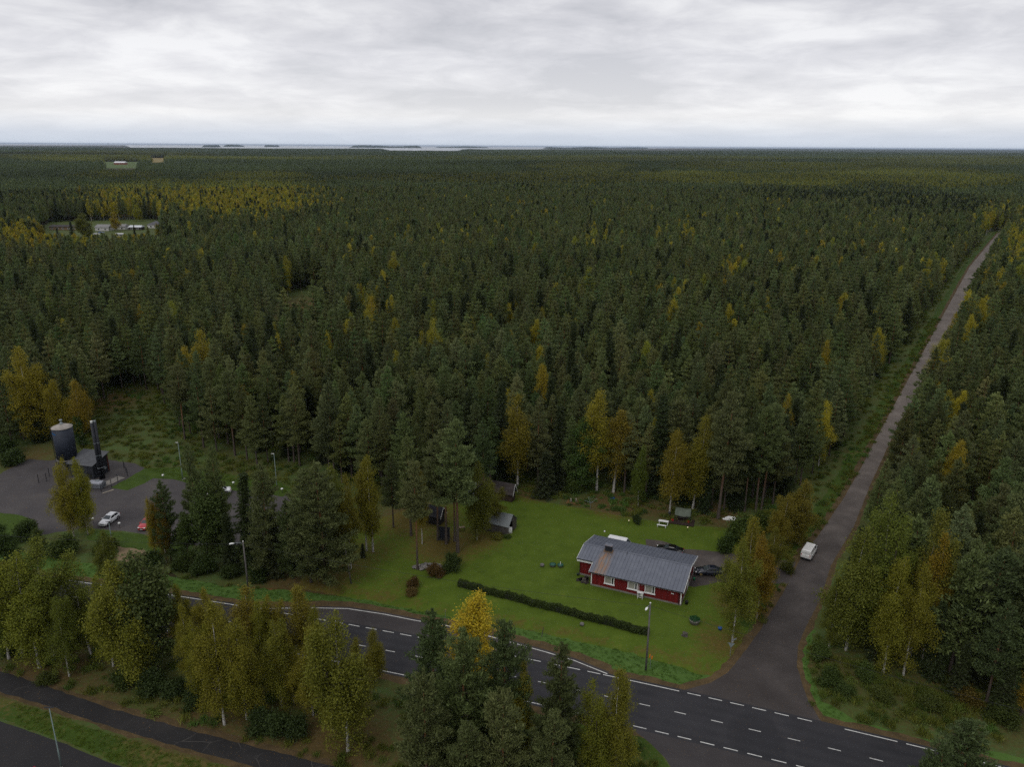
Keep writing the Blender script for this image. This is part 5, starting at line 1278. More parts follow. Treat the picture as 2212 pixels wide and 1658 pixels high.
# orange markers at the right street lamp
p = G(1404, 1446); mk = empty('warning_marker', (p[0], p[1], 0), R(-20), 'two orange marker plates on a short post by the right street lamp', 'marker')
MB().tube([(0, 0, 0), (0, 0, 2.1)], .03, 8).build('post', M_galv, mk)
for dx, z0 in ((-.24, 1.75), (.06, 1.55)):
    MB().hexa([(dx, -.03, z0), (dx + .16, -.03, z0 + .05), (dx + .16, -.01, z0 + .05), (dx, -.01, z0)], [(dx + .06, -.03, z0 + .55), (dx + .22, -.03, z0 + .62), (dx + .22, -.01, z0 + .62), (dx + .06, -.01, z0 + .55)]).build('plate', M_orange, mk)
p = G(962, 1342); e_ = empty('marker_post', (p[0], p[1], zat(p[0], p[1])), 0, 'thin marker stake on the verge left of the bright yellow birch', 'post')
MB().tube([(0, 0, 0), (.02, 0, 2.0)], .025, 6).build('stake', M_galv, e_); MB().box((.08, 0, 1.95), (.2, .02, .12), ry=-.6).build('flag', plain('yellow_plate', (.5, .4, .08), .5), e_)
p = G(1170, 1375); o = MB().tube([(0, 0, -.1), (.25, .1, 1.5)], [.07, .05], 7).build('short_post', M_wood, None); o.location = (p[0], p[1], zat(p[0], p[1])); tag(o, 'short dark post leaning at the ditch below the hedge', 'post')
# blue round sign at the bottom edge
p = G(85, 1700); e_ = empty('blue_sign', (p[0], p[1], 0), R(-25), 'small blue round sign with a red rim at the bottom left edge', 'road sign')
MB().tube([(0, 0, 0), (0, 0, 2.6)], .03, 8).build('post', M_galv, e_)
m = MB(); m.tube([(0, -.03, 2.45), (0, -.055, 2.45)], .30, 20); m.build('rim', M_redp, e_); MB().tube([(0, -.05, 2.45), (0, -.065, 2.45)], .24, 20).build('disc', M_blue, e_)
MB().tube([(.05, 0, 2.55), (.75, .1, 2.2)], .015, 6).build('stay', M_galv, e_)

# ------------------------------------------------------------------ things on the lawn
def at_(px, py): p = G(px, py); return (p[0], p[1], zat(p[0], p[1]))
tb = empty('picnic_table', at_(1433, 1134), -.32, 'white wooden picnic table at the back of the lawn', 'table')
for i in range(4): MB().box((0, -.28 + i * .19, .74), (1.85, .17, .04)).build('plank', M_white, tb)
for s in (-1, 1):
    m = MB(); m.box((s * .78, -.25, .36), (.08, .08, .72)); m.box((s * .78, .25, .36), (.08, .08, .72)); m.box((s * .78, 0, .69), (.07, .7, .06)); m.build('leg', M_white, tb)
bn = empty('bench', at_(1429, 1140), -.32, 'white wooden bench before the picnic table', 'bench')
for i in range(2): MB().box((0, -.1 + i * .2, .44), (1.75, .18, .04)).build('plank', M_white, bn)
for s in (-1, 1): MB().box((s * .75, 0, .21), (.07, .34, .42)).build('leg', M_white, bn)
# garden swing with a hanging green canopy on a wooden deck
dk = empty('wooden_deck', at_(1473, 1129), -.3, 'low dark wooden deck under the garden swing', 'deck')
for i in range(9): MB().box((0, -1.2 + i * .3, .12), (4.6, .27, .08)).build('plank', plain('dark_deck_wood', (.035, .022, .018), .8, 0, .4, 3), dk)
sw = empty('garden_swing', at_(1474, 1126), -.3, 'garden swing with a sagging grey-green canopy between the two ochre birches', 'swing')
m = MB()
rings = []
for i in range(7):
    t_ = i / 6; rings.append([((u_ - .5) * 2.9, -.75 + t_ * 1.5, 1.45 + t_ * .95 - .22 * math.sin(PI * u_) * (1 - .5 * t_) + .03 * math.sin(9 * u_ + 5 * t_)) for u_ in np.linspace(0, 1, 9)])
m.loft(rings, caps=False, closed=False); o = m.build('canopy', plain('canopy_cloth', (.105, .125, .095), .8, 0, .35, 1.2), sw, True); o.modifiers.new('thick', 'SOLIDIFY').thickness = .02
for x in (-1.4, 1.4):
    MB().tube([(x, -.85, .1), (x, -.72, 1.46)], .03, 8).build('front_pole', M_dark, sw); MB().tube([(x, .9, .1), (x, .75, 2.4)], .03, 8).build('back_pole', M_dark, sw)
m = MB(); m.box((0, .25, .55), (2.0, .55, .1)); m.build('seat', plain('seat_cloth', (.06, .05, .04), .9), sw); MB().box((0, .52, .85), (2.0, .1, .55), rx=-.2).build('backrest', plain('seat_cloth', (.06, .05, .04)), sw)
gr = empty('grill', at_(1446, 1118), 0, 'black kettle grill at the foot of the left birch by the swing', 'grill')
MB().lathe([(.05, .65), (.26, .75), (.30, .92), (.22, 1.05), (.04, 1.12)], 14).build('kettle', M_black, gr, True)
for a in range(3): MB().tube([(.22 * math.cos(a * 2.1), .22 * math.sin(a * 2.1), 0), (.1 * math.cos(a * 2.1), .1 * math.sin(a * 2.1), .72)], .02, 6).build('leg', M_black, gr)
for x, y, lab in ((1452, 1127, 'red box on the left end of the deck'), (1487, 1131, 'red box on the right end of the deck')):
    p = at_(x, y); m = MB(); m.box((0, 0, .28), (.45, .32, .26)); m.box((0, 0, .43), (.48, .35, .05)); o = m.build('red_box', M_redp, None); o.location = p; o.rotation_euler = (0, 0, -.2); tag(o, lab, 'box')
def ball(name, px, py, r, mat, label, cat, squash=.75):
    m = MB(); n = 10; rings = []
    for j in range(1, 6):
        t_ = j / 6 * PI; rings.append([(r * math.sin(t_) * (1 + .14 * math.sin(5 * a + j)) * math.cos(a), r * math.sin(t_) * (1 + .14 * math.sin(5 * a + j)) * math.sin(a), r * squash * (1 - math.cos(t_)) - .04) for a in np.linspace(0, 2 * PI, n, endpoint=False)])
    m.loft(rings); o = m.build(name, mat, None, True); o.location = at_(px, py); tag(o, label, cat); return o
ball('white_ball', 1306, 1150, .17, M_white, 'white ball lying on the lawn behind the house', 'ball', .95)
pot('well_ring', at_(1194, 1224), .52, .36, M_concrete, 'left green well lid on the lawn', 'well', 'green well lids on the lawn', M_green)
w2 = pot('well_ring', at_(1210.5, 1225), .5, .34, M_concrete, 'right green well lid on the lawn, with a white pipe', 'well', 'green well lids on the lawn', M_green)
MB().tube([(0, -.1, .3), (0, -.1, .95)], .06, 10).build('pipe', M_white, w2)
ball('stone', 1171, 1224, .38, M_stone, 'dark stone left of the two well lids on the lawn', 'stone')
pot('flower_ring', at_(1500, 1347), .78, .62, M_concrete, 'concrete ring full of green plants right of the street lamp', 'planter')
pot('blue_bucket', at_(1555, 1361), .3, .35, M_blue, 'blue tub on the grass near the give way sign', 'tub')
stump('stump', at_(1479, 1374), .4, .45, 'dark tree stump left of the blue tub on the front lawn', 'stump')
ball('stone', 1257, 1352, .35, M_stone, 'pale stone in the ditch grass below the hedge', 'stone')
# clothes airer, wooden sheet with two pots, blue tray behind the lawn
ca = empty('clothes_airer', at_(1275, 1101), .3, 'rotary clothes airer at the back edge of the lawn', 'airer')
MB().tube([(0, 0, 0), (0, 0, 1.5)], .03, 8).build('post', M_galv, ca)
for a in range(4): MB().tube([(0, 0, 1.3), (1.3 * math.cos(a * PI / 2), 1.3 * math.sin(a * PI / 2), 2.1)], .018, 6).build('arm', M_galv, ca)
for k in (.5, .75, 1.0):
    MB().tube([(1.3 * k * math.cos(a * PI / 2), 1.3 * k * math.sin(a * PI / 2), 1.3 + .8 * k) for a in range(5)], .007, 4).build('line', M_galv, ca)
wb_ = empty('wooden_sheet', at_(1241, 1087), -.3, 'orange-brown wooden platform at the back edge of the lawn', 'platform')
for i in range(6): MB().box((-1.3 + i * .5, 0, .1), (.46, 2.0, .08)).build('plank', plain('orange_wood', (.16, .085, .03), .85, 0, .4, 2), wb_)
for x, y, lab in ((1233, 1086, 'left pale figure on the wooden platform'), (1244.5, 1086, 'right pale figure on the wooden platform')):
    m = MB(); m.lathe([(.14, .14), (.18, .3), (.10, .55), (.15, .7), (.1, .85), (.02, .9)], 12); o = m.build('garden_figure', plain('pale_stone', (.35, .31, .25), .9), None, True); o.location = at_(x, y); tag(o, lab, 'figure')
bt = empty('blue_tray', at_(1323, 1079), -.2, 'blue tray on the leaf litter behind the lawn', 'tray'); MB().box((0, 0, .06), (.9, .6, .06)).build('base', M_blue, bt)
for s in (-1, 1): MB().box((0, s * .31, .17), (.9, .03, .22)).build('rim', M_blue, bt); MB().box((s * .45, 0, .17), (.03, .6, .22)).build('rim', M_blue, bt)
wp = empty('tarp_heap', at_(1577, 1123), 0, 'white tarpaulin heap left of the round green bush', 'tarp')
m = MB(); rings = []
for j, (zz2, k) in enumerate(((0, 1.0), (.25, .85), (.5, .5), (.62, .15))): rings.append([(k * (1.3 + .3 * math.sin(3 * a + j)) * math.cos(a), k * .6 * (1 + .25 * math.sin(4 * a)) * math.sin(a), zz2 + .08 * math.sin(5 * a + j)) for a in np.linspace(0, 2 * PI, 14, endpoint=False)])
m.loft(rings); m.build('sheet', M_white, wp)

# ------------------------------------------------------------------ sheds
def shed(name, label, fr, br, fl_, h0, h1, wallm, roofm, cat='shed', eave=.35, open_gable=False):
    """gable shed: front-right, back-right and front-left base corners; ridge runs along the front"""
    a, c, d = np.array(fr[:2]), np.array(br[:2]), np.array(fl_[:2])
    ex = (d - a); Lx = np.linalg.norm(ex); ex /= Lx; ey = np.array([ex[1], -ex[0]])
    if ey @ (c - a) < 0: ey = -ey
    Ly = abs(ey @ (c - a)); ang = math.atan2(-ex[1], -ex[0])     # local x runs from left to right
    e_ = empty(name, (d[0], d[1], 0), ang, label, cat)
    m = MB(); mid = Ly / 2
    m.poly([(0, 0, 0), (Lx, 0, 0), (Lx, 0, h0), (0, 0, h0)]); m.poly([(0, Ly, 0), (Lx, Ly, 0), (Lx, Ly, h0), (0, Ly, h0)])
    m.poly([(0, 0, 0), (0, Ly, 0), (0, Ly, h0), (0, mid, h1), (0, 0, h0)])
    if not open_gable: m.poly([(Lx, 0, 0), (Lx, Ly, 0), (Lx, Ly, h0), (Lx, mid, h1), (Lx, 0, h0)])
    else:
        m.poly([(Lx, mid + .1, 0), (Lx, Ly, 0), (Lx, Ly, h0), (Lx, mid + .1, h1 - .05)]); m.poly([(Lx, 0, 0), (Lx, .35, 0), (Lx, .35, h0 + .15), (Lx, 0, h0)])
    m.build('wall', wallm, e_)
    sl = (h1 - h0) / mid; z_e = h0 - eave * sl
    for s in (0, 1):
        y0, y1 = (-eave, mid) if s == 0 else (mid, Ly + eave); z0, z1 = (z_e, h1) if s == 0 else (h1, z_e)
        q = [(-eave, y0, z0), (Lx + eave, y0, z0), (Lx + eave, y1, z1), (-eave, y1, z1)]
        MB().hexa([(x, y, z + .02) for x, y, z in q], [(x, y, z + .10) for x, y, z in q]).build('roof', roofm, e_)
        q = [(Lx + eave + .004, y0, z0), (Lx + eave + .05, y0, z0), (Lx + eave + .05, y1, z1), (Lx + eave + .004, y1, z1)]
        if cat != 'boat shed': MB().hexa([(x, y, z - .08) for x, y, z in q], [(x, y, z + .11) for x, y, z in q]).build('bargeboard', M_white, e_)
    return e_, Lx, Ly
t = NT('old_tin'); p_ = t.obj(); nz = t.noise(p_, 1.6, 6, .7); cc = t.ramp(nz, (.35, (.13, .145, .145)), (.55, (.20, .22, .22)), (.72, (.12, .10, .07))); M_tin = t.surf(cc, .55, .2, .4, nz, .2, .02)
s1, sx, sy = shed('boat_shed', 'old grey shed with tin roof and a white boat in its open end', G(1097, 1158), G(1122, 1142), G(1034, 1143), 1.9, 3.4, boards_mat('grey_boards', (.10, .09, .08), (.03, .025, .02), .2), M_tin, 'boat shed', .25, True)
for i in range(7): MB().box((sx + .05, sy * .58 + i * .24, 1.1), (.05, .21, 2.0)).build('board', M_wood, s1)
bo = empty('boat', tuple(s1.matrix_basis @ Vector((sx - 1.2, sy * .30, 0))), s1.rotation_euler.z, 'white upturned boat poking out of the grey shed', 'boat')
rings = []
for x_, w_, h_ in ((-2.2, .75, .9), (-1, .85, 1.1), (.3, .75, 1.2), (1.1, .45, 1.25), (1.55, .08, 1.2)):
    rings.append([(x_, w_ * math.cos(a), .05 + h_ * math.sin(a)) for a in np.linspace(0, PI, 9)])
m = MB(); m.loft(rings, caps=True); m.build('hull', M_offw, bo, True)
MB().tube([(-2.2, -.78, .08), (.3, -.78, .08), (1.1, -.48, .08), (1.6, 0, .08), (1.1, .48, .08), (.3, .78, .08), (-2.2, .78, .08)], .04, 6).build('gunwale', plain('varnished_wood', (.30, .18, .07), .5), bo)
shed('brown_shed', 'brown roofed shed with white bargeboard behind the grey boat shed', G(1106, 1086), G(1116, 1080), G(1040, 1073), 2.2, 3.6, boards_mat('brown_boards', (.05, .032, .025), (.02, .012, .01), .2), M_brown)
shed('pale_shed', 'shed with a pale metal roof behind the yard pines', G(1022, 1090), G(1034, 1078), G(960, 1078), 2.4, 4.0, boards_mat('darkred_boards', (.07, .02, .018), (.02, .01, .01), .2), plain('pale_tin', (.30, .31, .34), .5, .2, .25, 1.2))
shed('dark_hut', 'small dark hut with white bargeboards among the yard pines', G(950, 1136), G(960, 1126), G(912, 1128), 2.0, 3.3, plain('dark_board', (.03, .028, .027), .9, 0, .4, 3), plain('dark_felt', (.035, .035, .042), .85, 0, .35, 2))
lf = empty('lattice_frame', at_(958, 1170), -.22, 'dark lattice climbing frame between the yard pines', 'climbing frame')
for i in range(12): MB().box((-.95 + i * .173, .25, 1.35), (.05, .04, 2.7), rx=-.18).build('slat', plain('blue_black_wood', (.022, .026, .034), .8, 0, .3, 3), lf)
for i in range(14): MB().box((0, .25 - .2 * (.18 * (i * .2 - 1.3)) * 5 * .2, .12 + i * .195), (2.1, .03, .05)).build('rail', plain('blue_black_wood', (.022, .026, .034)), lf)
for x in (-1.1, 1.1): MB().tube([(x, -.3, 0), (x, .5, 2.75)], .05, 6).build('post', M_wood, lf)
MB().box((0, .75, 1.3), (2.0, .05, 2.5), rx=.12).build('back_panel', plain('dark_felt', (.035, .035, .042)), lf)
gt = empty('garden_table', at_(998, 1147), .2, 'small dark garden table with pale top by the yard pines', 'table'); MB().box((0, 0, .72), (1.0, .6, .05)).build('top', plain('pale_top', (.25, .19, .13), .8), gt)
for a, c_ in ((-.42, -.24), (.42, -.24), (-.42, .24), (.42, .24)): MB().box((a, c_, .35), (.06, .06, .7)).build('leg', M_dark, gt)

# ------------------------------------------------------------------ silo, chimneys, boiler house
p = G(151, 1021); si = empty('pellet_silo', (p[0], p[1], 0), 0, 'tall dark blue silo with pale conical top beside the boiler house', 'silo')
rs = 2.0
MB().lathe([(rs, 3.4), (rs, 10.4)], 40).build('drum', M_navy, si, True)
MB().lathe([(rs + .12, 3.22), (rs + .12, 3.44), (rs, 3.46)], 40).build('ring_beam', plain('ring_beam_steel', (.16, .15, .14), .6), si)
MB().lathe([(.45, 1.0), (1.1, 2.2), (1.25, 3.25)], 28).build('hopper', M_navy, si, True)
m = MB(); m.lathe([(rs + .06, 10.38), (rs + .06, 10.5), (rs * .6, 10.86), (.35, 11.12), (.02, 11.14)], 40); m.build('cone_top', plain('pale_cone', (.33, .30, .265), .7, 0, .35, 1.0), si, True)
MB().lathe([(.34, 11.0), (.34, 11.35), (.2, 11.4), (.2, 11.9), (.34, 11.95), (.34, 12.1), (.1, 12.15)], 16).build('vent', M_galv, si, True)
for a in (.6, 2.2, 3.75, 5.3): MB().box((1.7 * math.cos(a), 1.7 * math.sin(a), 1.62), (.22, .22, 3.24), rz=a).build('leg', M_navy, si)
ld = MB(); a = R(200); cxl, cyl = (rs + .22) * math.cos(a), (rs + .22) * math.sin(a)
for s in (-.2, .2): ld.box((cxl - s * math.sin(a), cyl + s * math.cos(a), 5.6), (.05, .05, 10.4), rz=a)
for i in range(34): ld.box((cxl, cyl, .5 + i * .3), (.03, .42, .03), rz=a)
ld.build('ladder', M_dark, si)
m = MB()
for i in range(8):
    a0, a1 = R(222 + i * 5), R(222 + (i + 1) * 5); r_ = rs + .008; z0, z1 = 9.45 + .12 * math.sin(i * .7), 9.45 + .12 * math.sin((i + 1) * .7); w0, w1 = .16 * math.sin(PI * (i + .2) / 8.4), .16 * math.sin(PI * (i + 1.2) / 8.6)
    m.poly([(r_ * math.cos(a0), r_ * math.sin(a0), z0 - w0), (r_ * math.cos(a1), r_ * math.sin(a1), z1 - w1), (r_ * math.cos(a1), r_ * math.sin(a1), z1 + w1), (r_ * math.cos(a0), r_ * math.sin(a0), z0 + w0)])
m.build('blue_swoosh', plain('logo_blue', (.01, .10, .28), .4), si)
for i, (x, y, lab) in enumerate(((218, 1036, 'left dark flue of the twin chimneys beside the boiler house'), (224.5, 1034.5, 'right dark flue of the twin chimneys beside the boiler house'))):
    p = G(x, y); e_ = empty('chimney_flue', (p[0], p[1], 0), 0, lab, 'chimney', 'twin boiler flues'); h = tree_height(x, y, 914 - i)
    MB().tube([(0, 0, 0), (0, 0, h)], .30, 20).build('flue', M_dark, e_, True); MB().lathe([(.22, h), (.22, h + .28), (.27, h + .30), (.27, h + .38), (.12, h + .4)], 16).build('cap', M_offw if i == 0 else M_galv, e_)
    for z in (2.6, 5.4, 8.2): MB().lathe([(.325, z - .05), (.325, z + .05)], 20).build('clamp', M_galv, e_)
a_, b_, c_ = G(204, 1036), G(234, 1023), G(153, 1030); ex = (a_ - c_)[:2]; Lx = np.linalg.norm(ex); ang = math.atan2(ex[1], ex[0])
bh = empty('boiler_house', (c_[0], c_[1], 0), ang, 'dark boiler hut with a sloping grey roof behind the silo', 'hut'); Ly = 4.6; hf, hb = 3.0, 4.2
m = MB(); m.hexa([(0, 0, 0), (Lx, 0, 0), (Lx, Ly, 0), (0, Ly, 0)], [(0, 0, hf), (Lx, 0, hf), (Lx, Ly, hb), (0, Ly, hb)]); m.build('wall', boards_mat('dark_cladding', (.028, .030, .036), (.012, .012, .014), .25), bh)
q = [(-.3, -.35, hf - .05), (Lx + .3, -.35, hf - .05), (Lx + .3, Ly + .3, hb + .08), (-.3, Ly + .3, hb + .08)]
MB().hexa([(x, y, z + .06) for x, y, z in q], [(x, y, z + .16) for x, y, z in q]).build('roof', plain('grey_felt', (.085, .088, .095), .85, 0, .25, 1.2), bh)
MB().box((Lx - 1.1, -.02, .75), (1.1, .06, 1.3)).build('hatch', M_black, bh); MB().box((Lx + .02, Ly - .25, 1.9), (.06, .3, 3.4)).build('corner_board', plain('rust_trim', (.10, .03, .02), .7), bh)
MB().box((Lx + .03, 2.2, 2.9), (.05, .5, .3)).build('vent_grille', M_offw, bh); MB().tube([(Lx, 2.9, 1.4), (Lx + .5, 2.9, 1.4)], .32, 14).build('duct', M_galv, bh)
tk_a, tk_b = G(193.5, 1056.5), G(220, 1058.3); ex = (tk_b - tk_a)[:2]; Lt = np.linalg.norm(ex)
tk = empty('fuel_tank', (tk_a[0], tk_a[1], 0), math.atan2(ex[1], ex[0]), 'pale grey fuel tank with rounded lid before the boiler house', 'tank')
MB().hexa([(.05, .05, .1), (Lt - .05, .05, .1), (Lt - .05, 1.45, .1), (.05, 1.45, .1)], [(-.05, -.05, 1.05), (Lt + .05, -.05, 1.05), (Lt + .05, 1.55, 1.05), (-.05, 1.55, 1.05)]).build('bund', plain('tank_grey', (.17, .18, .20), .5, .1, .2, 1.5), tk)
rings = [[(x, .75 - .76 * math.cos(a), 1.06 + .5 * math.sin(a)) for a in np.linspace(0, PI, 9)] for x in (0, Lt)]
MB().loft(rings).build('lid', plain('tank_lid', (.27, .28, .31), .45, .15, .15, 1.5), tk); MB().box((Lt * .55, .75, 1.6), (.7, .6, .07)).build('manhole', M_galv, tk)
for x in (.4, Lt - .4): MB().box((x, .75, .05), (.15, 1.5, .1)).build('skid', M_dark, tk)
sl = empty('concrete_slab', tuple(G(225, 1046)), math.atan2((b_ - a_)[1], (b_ - a_)[0]), 'pale concrete slab under the twin chimneys', 'slab'); MB().box((1.2, -.6, .06), (5.2, 2.2, .16)).build('slab', M_concrete, sl)
FP = [(193, 1061), (219, 1063), (241, 1054), (255, 1043), (276, 1030), (268, 1012)]
fe = empty('mesh_fence', tuple(G(*FP[0])), 0, 'dark wire mesh fence with thin posts round the boiler yard', 'fence'); o0 = G(*FP[0])
for i, q_ in enumerate(FP):
    w_ = G(*q_) - o0; MB().box((w_[0], w_[1], .95), (.09, .09, 1.95)).build('post', M_black, fe)
    if i:
        v_ = G(*FP[i - 1]) - o0; m = MB()
        for z in np.arange(.1, 1.9, .2): m.tube([(v_[0], v_[1], z), (w_[0], w_[1], z)], .006, 3)
        nn = int(np.linalg.norm(w_ - v_) / .2)
        for j in range(1, nn): r_ = v_ + (w_ - v_) * j / nn; m.tube([(r_[0], r_[1], .1), (r_[0], r_[1], 1.85)], .005, 3)
        m.build('wire_panel', M_black, fe)
FP2 = [(84, 1044), (101, 1041), (107, 1030)]
fe = empty('mesh_fence', tuple(G(*FP2[0])), 0, 'short piece of wire fence left of the yellow-topped birches', 'fence'); o0 = G(*FP2[0])
for i, q_ in enumerate(FP2):
    w_ = G(*q_) - o0; MB().box((w_[0], w_[1], .95), (.09, .09, 1.95)).build('post', M_black, fe)
    if i:
        v_ = G(*FP2[i - 1]) - o0; m = MB()
        for z in np.arange(.1, 1.9, .2): m.tube([(v_[0], v_[1], z), (w_[0], w_[1], z)], .006, 3)
        m.build('wire_panel', M_black, fe)
o = MB().box((0, 0, .06), (2.2, .2, .08)).build('plank', plain('pale_plank', (.4, .35, .27), .8), None); o.location = G(234, 1063); o.rotation_euler = (0, 0, .9); tag(o, 'pale plank lying on the gravel by the fuel tank', 'plank')
# stones between lawn and ditch
sp_ = empty('stone_pile', at_(925, 1228), 0, 'heap of grey stones by the slim pine and the brown bushes', 'stone heap')
for i in range(60):
    a = rng.uniform(0, 2 * PI); d_ = math.sqrt(rng.random()); m = MB(); s_ = rng.uniform(.18, .42); n = 7; rings = []
    for zq, k in ((-.5, .6), (0, 1.0), (.45, .7)): rings.append([(s_ * k * (1 + rng.uniform(-.2, .2)) * math.cos(b), s_ * k * (1 + rng.uniform(-.2, .2)) * math.sin(b), zq * s_) for b in np.linspace(0, 2 * PI, n, endpoint=False)])
    m.loft(rings); o = m.build('stone', plain(f'heap_stone_{i % 4}', (.13 + .04 * (i % 4), .125 + .035 * (i % 4), .12 + .03 * (i % 4)), .9, 0, .4, 3), sp_); o.location = (2.6 * d_ * math.cos(a), 1.0 * d_ * math.sin(a), .15 + .7 * (1 - d_) * rng.random())

# ------------------------------------------------------------------ houses far off at the left, barns
def farhouse(px0, px1, py, depth, h, rh, wallc, roofc, label, hip=False, name='farm_house'):
    a, c = G(px0, py), G(px1, py); Lx = c[0] - a[0]
    e_ = empty(name, (a[0], a[1], -.5), 0, label, 'house')
    MB().hexa([(0, 0, 0), (Lx, 0, 0), (Lx, depth, 0), (0, depth, 0)], [(0, 0, h), (Lx, 0, h), (Lx, depth, h), (0, depth, h)]).build('wall', wallc, e_)
    k = depth / 2 if hip else 0; m = MB(); ov = .5
    m.f_ = None
    v = [(-ov, -ov, h), (Lx + ov, -ov, h), (Lx + ov, depth + ov, h), (-ov, depth + ov, h), (k, depth / 2, h + rh), (Lx - k, depth / 2, h + rh)]
    m.v = v; m.f = [(0, 1, 5, 4), (1, 2, 5), (2, 3, 4, 5), (3, 0, 4), (3, 2, 1, 0)]
    m.build('roof', roofc, e_)
    n = max(2, int(Lx / 4))
    for i in range(n):
        x = Lx * (i + .5) / n; w_ = MB().box((x, -.03, h * .55), (1.6, .08, 1.3)).build('window', M_white, e_); MB().box((x, -.085, h * .55), (1.3, .04, 1.0)).build('pane', M_glass, w_)
    return e_
Wb, Wt = plain('tan_brick', (.20, .14, .08), .85), plain('offwhite_wall', (.55, .54, .52), .8)
farhouse(107, 168, 497, 9, 3.2, 1.1, Wb, plain('dark_far_roof', (.04, .035, .035), .8), 'long low tan house with dark roof far left in the forest')
farhouse(206, 236, 499, 9, 3.4, 2.0, Wt, plain('grey_far_roof', (.22, .215, .21), .8), 'white house with pale grey roof right of the long tan house')
farhouse(244, 271, 496, 8, 3.0, 1.6, Wt, plain('grey_far_roof', (.22, .215, .21)), 'white-walled house half behind a round yellow tree')
farhouse(278, 305, 497, 7, 2.8, 1.2, plain('dark_far_wall', (.06, .05, .045), .8), plain('white_far_roof', (.62, .64, .66), .6), 'shed with a bright white roof in the far clearing', name='farm_shed')
farhouse(319, 349, 493, 10, 3.4, 2.6, Wt, plain('slate_far_roof', (.10, .10, .11), .8), 'house with grey hipped roof at the right of the far clearing', True)
farhouse(250, 266, 511, 3, 2.4, .5, plain('trailer_wall', (.3, .3, .28), .7), plain('trailer_roof', (.55, .56, .56), .6), 'pale trailer in the grass of the far clearing', name='trailer')
q = G(219, 503); car('parked_car', 'blue car in the far clearing', 'car', (q[0], q[1], -.5), .2, (.01, .06, .22), 'hatch')
q = G(209, 506); car('parked_car', 'white car left of the blue car in the far clearing', 'car', (q[0], q[1], -.5), .2, (.6, .6, .6), 'hatch')
farhouse(246, 272, 355, 22, 6.0, 4.0, plain('barn_wall', (.25, .08, .06), .8), plain('barn_roof', (.70, .71, .72), .5), 'long barn with white roof by a green field on the horizon', name='barn')
for nm, mt, q_ in (('far_clearing', M_field, [(84, 552), (100, 478), (330, 472), (358, 480), (350, 525), (300, 555), (190, 560)]), ('far_field', M_field, [(212, 363), (212, 349), (312, 349), (312, 363)]), ('stubble_field', M_yfield, [(318, 352), (318, 341), (366, 341), (366, 352)])):
    tag(MB().poly([(x, y, -.6 if nm != 'far_clearing' else -.5) for x, y in GP(q_)]).build(nm, mt, None), kind='structure')
def farmast(px, py, h, label):
    p = G(px, py); e_ = empty('radio_mast', (p[0], p[1], 0), 0, label, 'mast')
    for a in range(3): MB().tube([(1.5 * math.cos(a * 2.1), 1.5 * math.sin(a * 2.1), 0), (.4 * math.cos(a * 2.1), .4 * math.sin(a * 2.1), h)], .25, 5).build('leg', M_galv, e_)
    for z in np.arange(5, h, 8): MB().lathe([(1.5 - 1.1 * z / h, z), (1.5 - 1.1 * z / h, z + .6)], 8).build('brace', M_galv, e_)
farmast(236, 330, 75, 'thin lattice mast on the left horizon')

# ------------------------------------------------------------------ sea, islands, the last belt of forest, haze
t = NT('sea_water'); p_ = t.pos(); n1 = t.noise(p_, .004, 4, .6); n2 = t.noise(p_, .05, 3, .6)
M_sea = t.surf(t.ramp(n1, (.3, (.10, .13, .16)), (.7, (.16, .19, .22))), .22, 0, .5, n2, .15, .5)
cst = []
for px_ in list(range(-500, 1501, 10)):
    g_ = G(px_, float(max(coast_px(px_), PX((0, 1e7, CAM_H))[1] + (px_ - 1106) * math.tan(ROLL) + 1.6)), 14.0); cst.append((g_[0], g_[1], -.1))
sea = MB().poly(cst + [(60000, 95000, -.1), (-95000, 95000, -.1), (-95000, cst[0][1], -.1)]).build('sea', M_sea); tag(sea, kind='structure')
t = NT('far_canopy'); p_ = t.pos(); n1 = t.noise(p_, .004, 6, .7); M_canopy = t.surf(t.ramp(n1, (.3, (.020, .030, .016)), (.55, (.032, .042, .020)), (.75, (.075, .065, .022))), .95, 0, .05)
def mound(name, cx_, cy_, rx, ry, h, kind=None, nx=64, ny=10):
    """low wooded land: flat-topped with a ragged skyline of tree crowns"""
    k = np.random.default_rng(int(abs(cx_) + cy_)); U_, V_ = np.meshgrid(np.linspace(-1, 1, nx), np.linspace(-1, 1, ny)); e2 = np.clip(1 - (np.abs(U_) ** 3 + V_ ** 2), 0, 1)
    env = np.minimum(1, e2 * 3.0); z = env * h * (.72 + .28 * k.random(U_.shape)) * (.8 + .2 * np.sin(U_ * 4 + cx_)) - 1.0
    v = np.stack([cx_ + U_ * rx, cy_ + V_ * ry, z], -1).reshape(-1, 3); q = np.array([(i * nx + j, i * nx + j + 1, (i + 1) * nx + j + 1, (i + 1) * nx + j) for i in range(ny - 1) for j in range(nx - 1)])
    return link(bpy.data.objects.new(name, np_mesh(name, v, q, mats=[M_canopy])))
def isl(x0, x1, yb, h, label):
    a, c = G(x0, yb), G(x1, yb); cy_ = (a[1] + c[1]) / 2; o = mound('island', (a[0] + c[0]) / 2, cy_ + 350, abs(c[0] - a[0]) / 2 * 1.1, 420, h * 1.3)
    tag(o, kind='structure'); o['label'] = label
isl(418, 470, 318, 40, 'low wooded island nearest the left on the sea'); isl(446, 541, 317.2, 50, 'long wooded island left on the sea'); isl(551, 606, 317.4, 46, 'short wooded island on the sea')
isl(714, 922, 319.2, 52, 'longest wooded island in the middle of the sea'); isl(929, 1057, 319.4, 40, 'flat wooded island right of the longest one'); isl(1184, 1294, 321.5, 42, 'wooded headland right of the islands'); isl(1302, 1387, 321, 38, 'small wooded island at the right end of the sea')
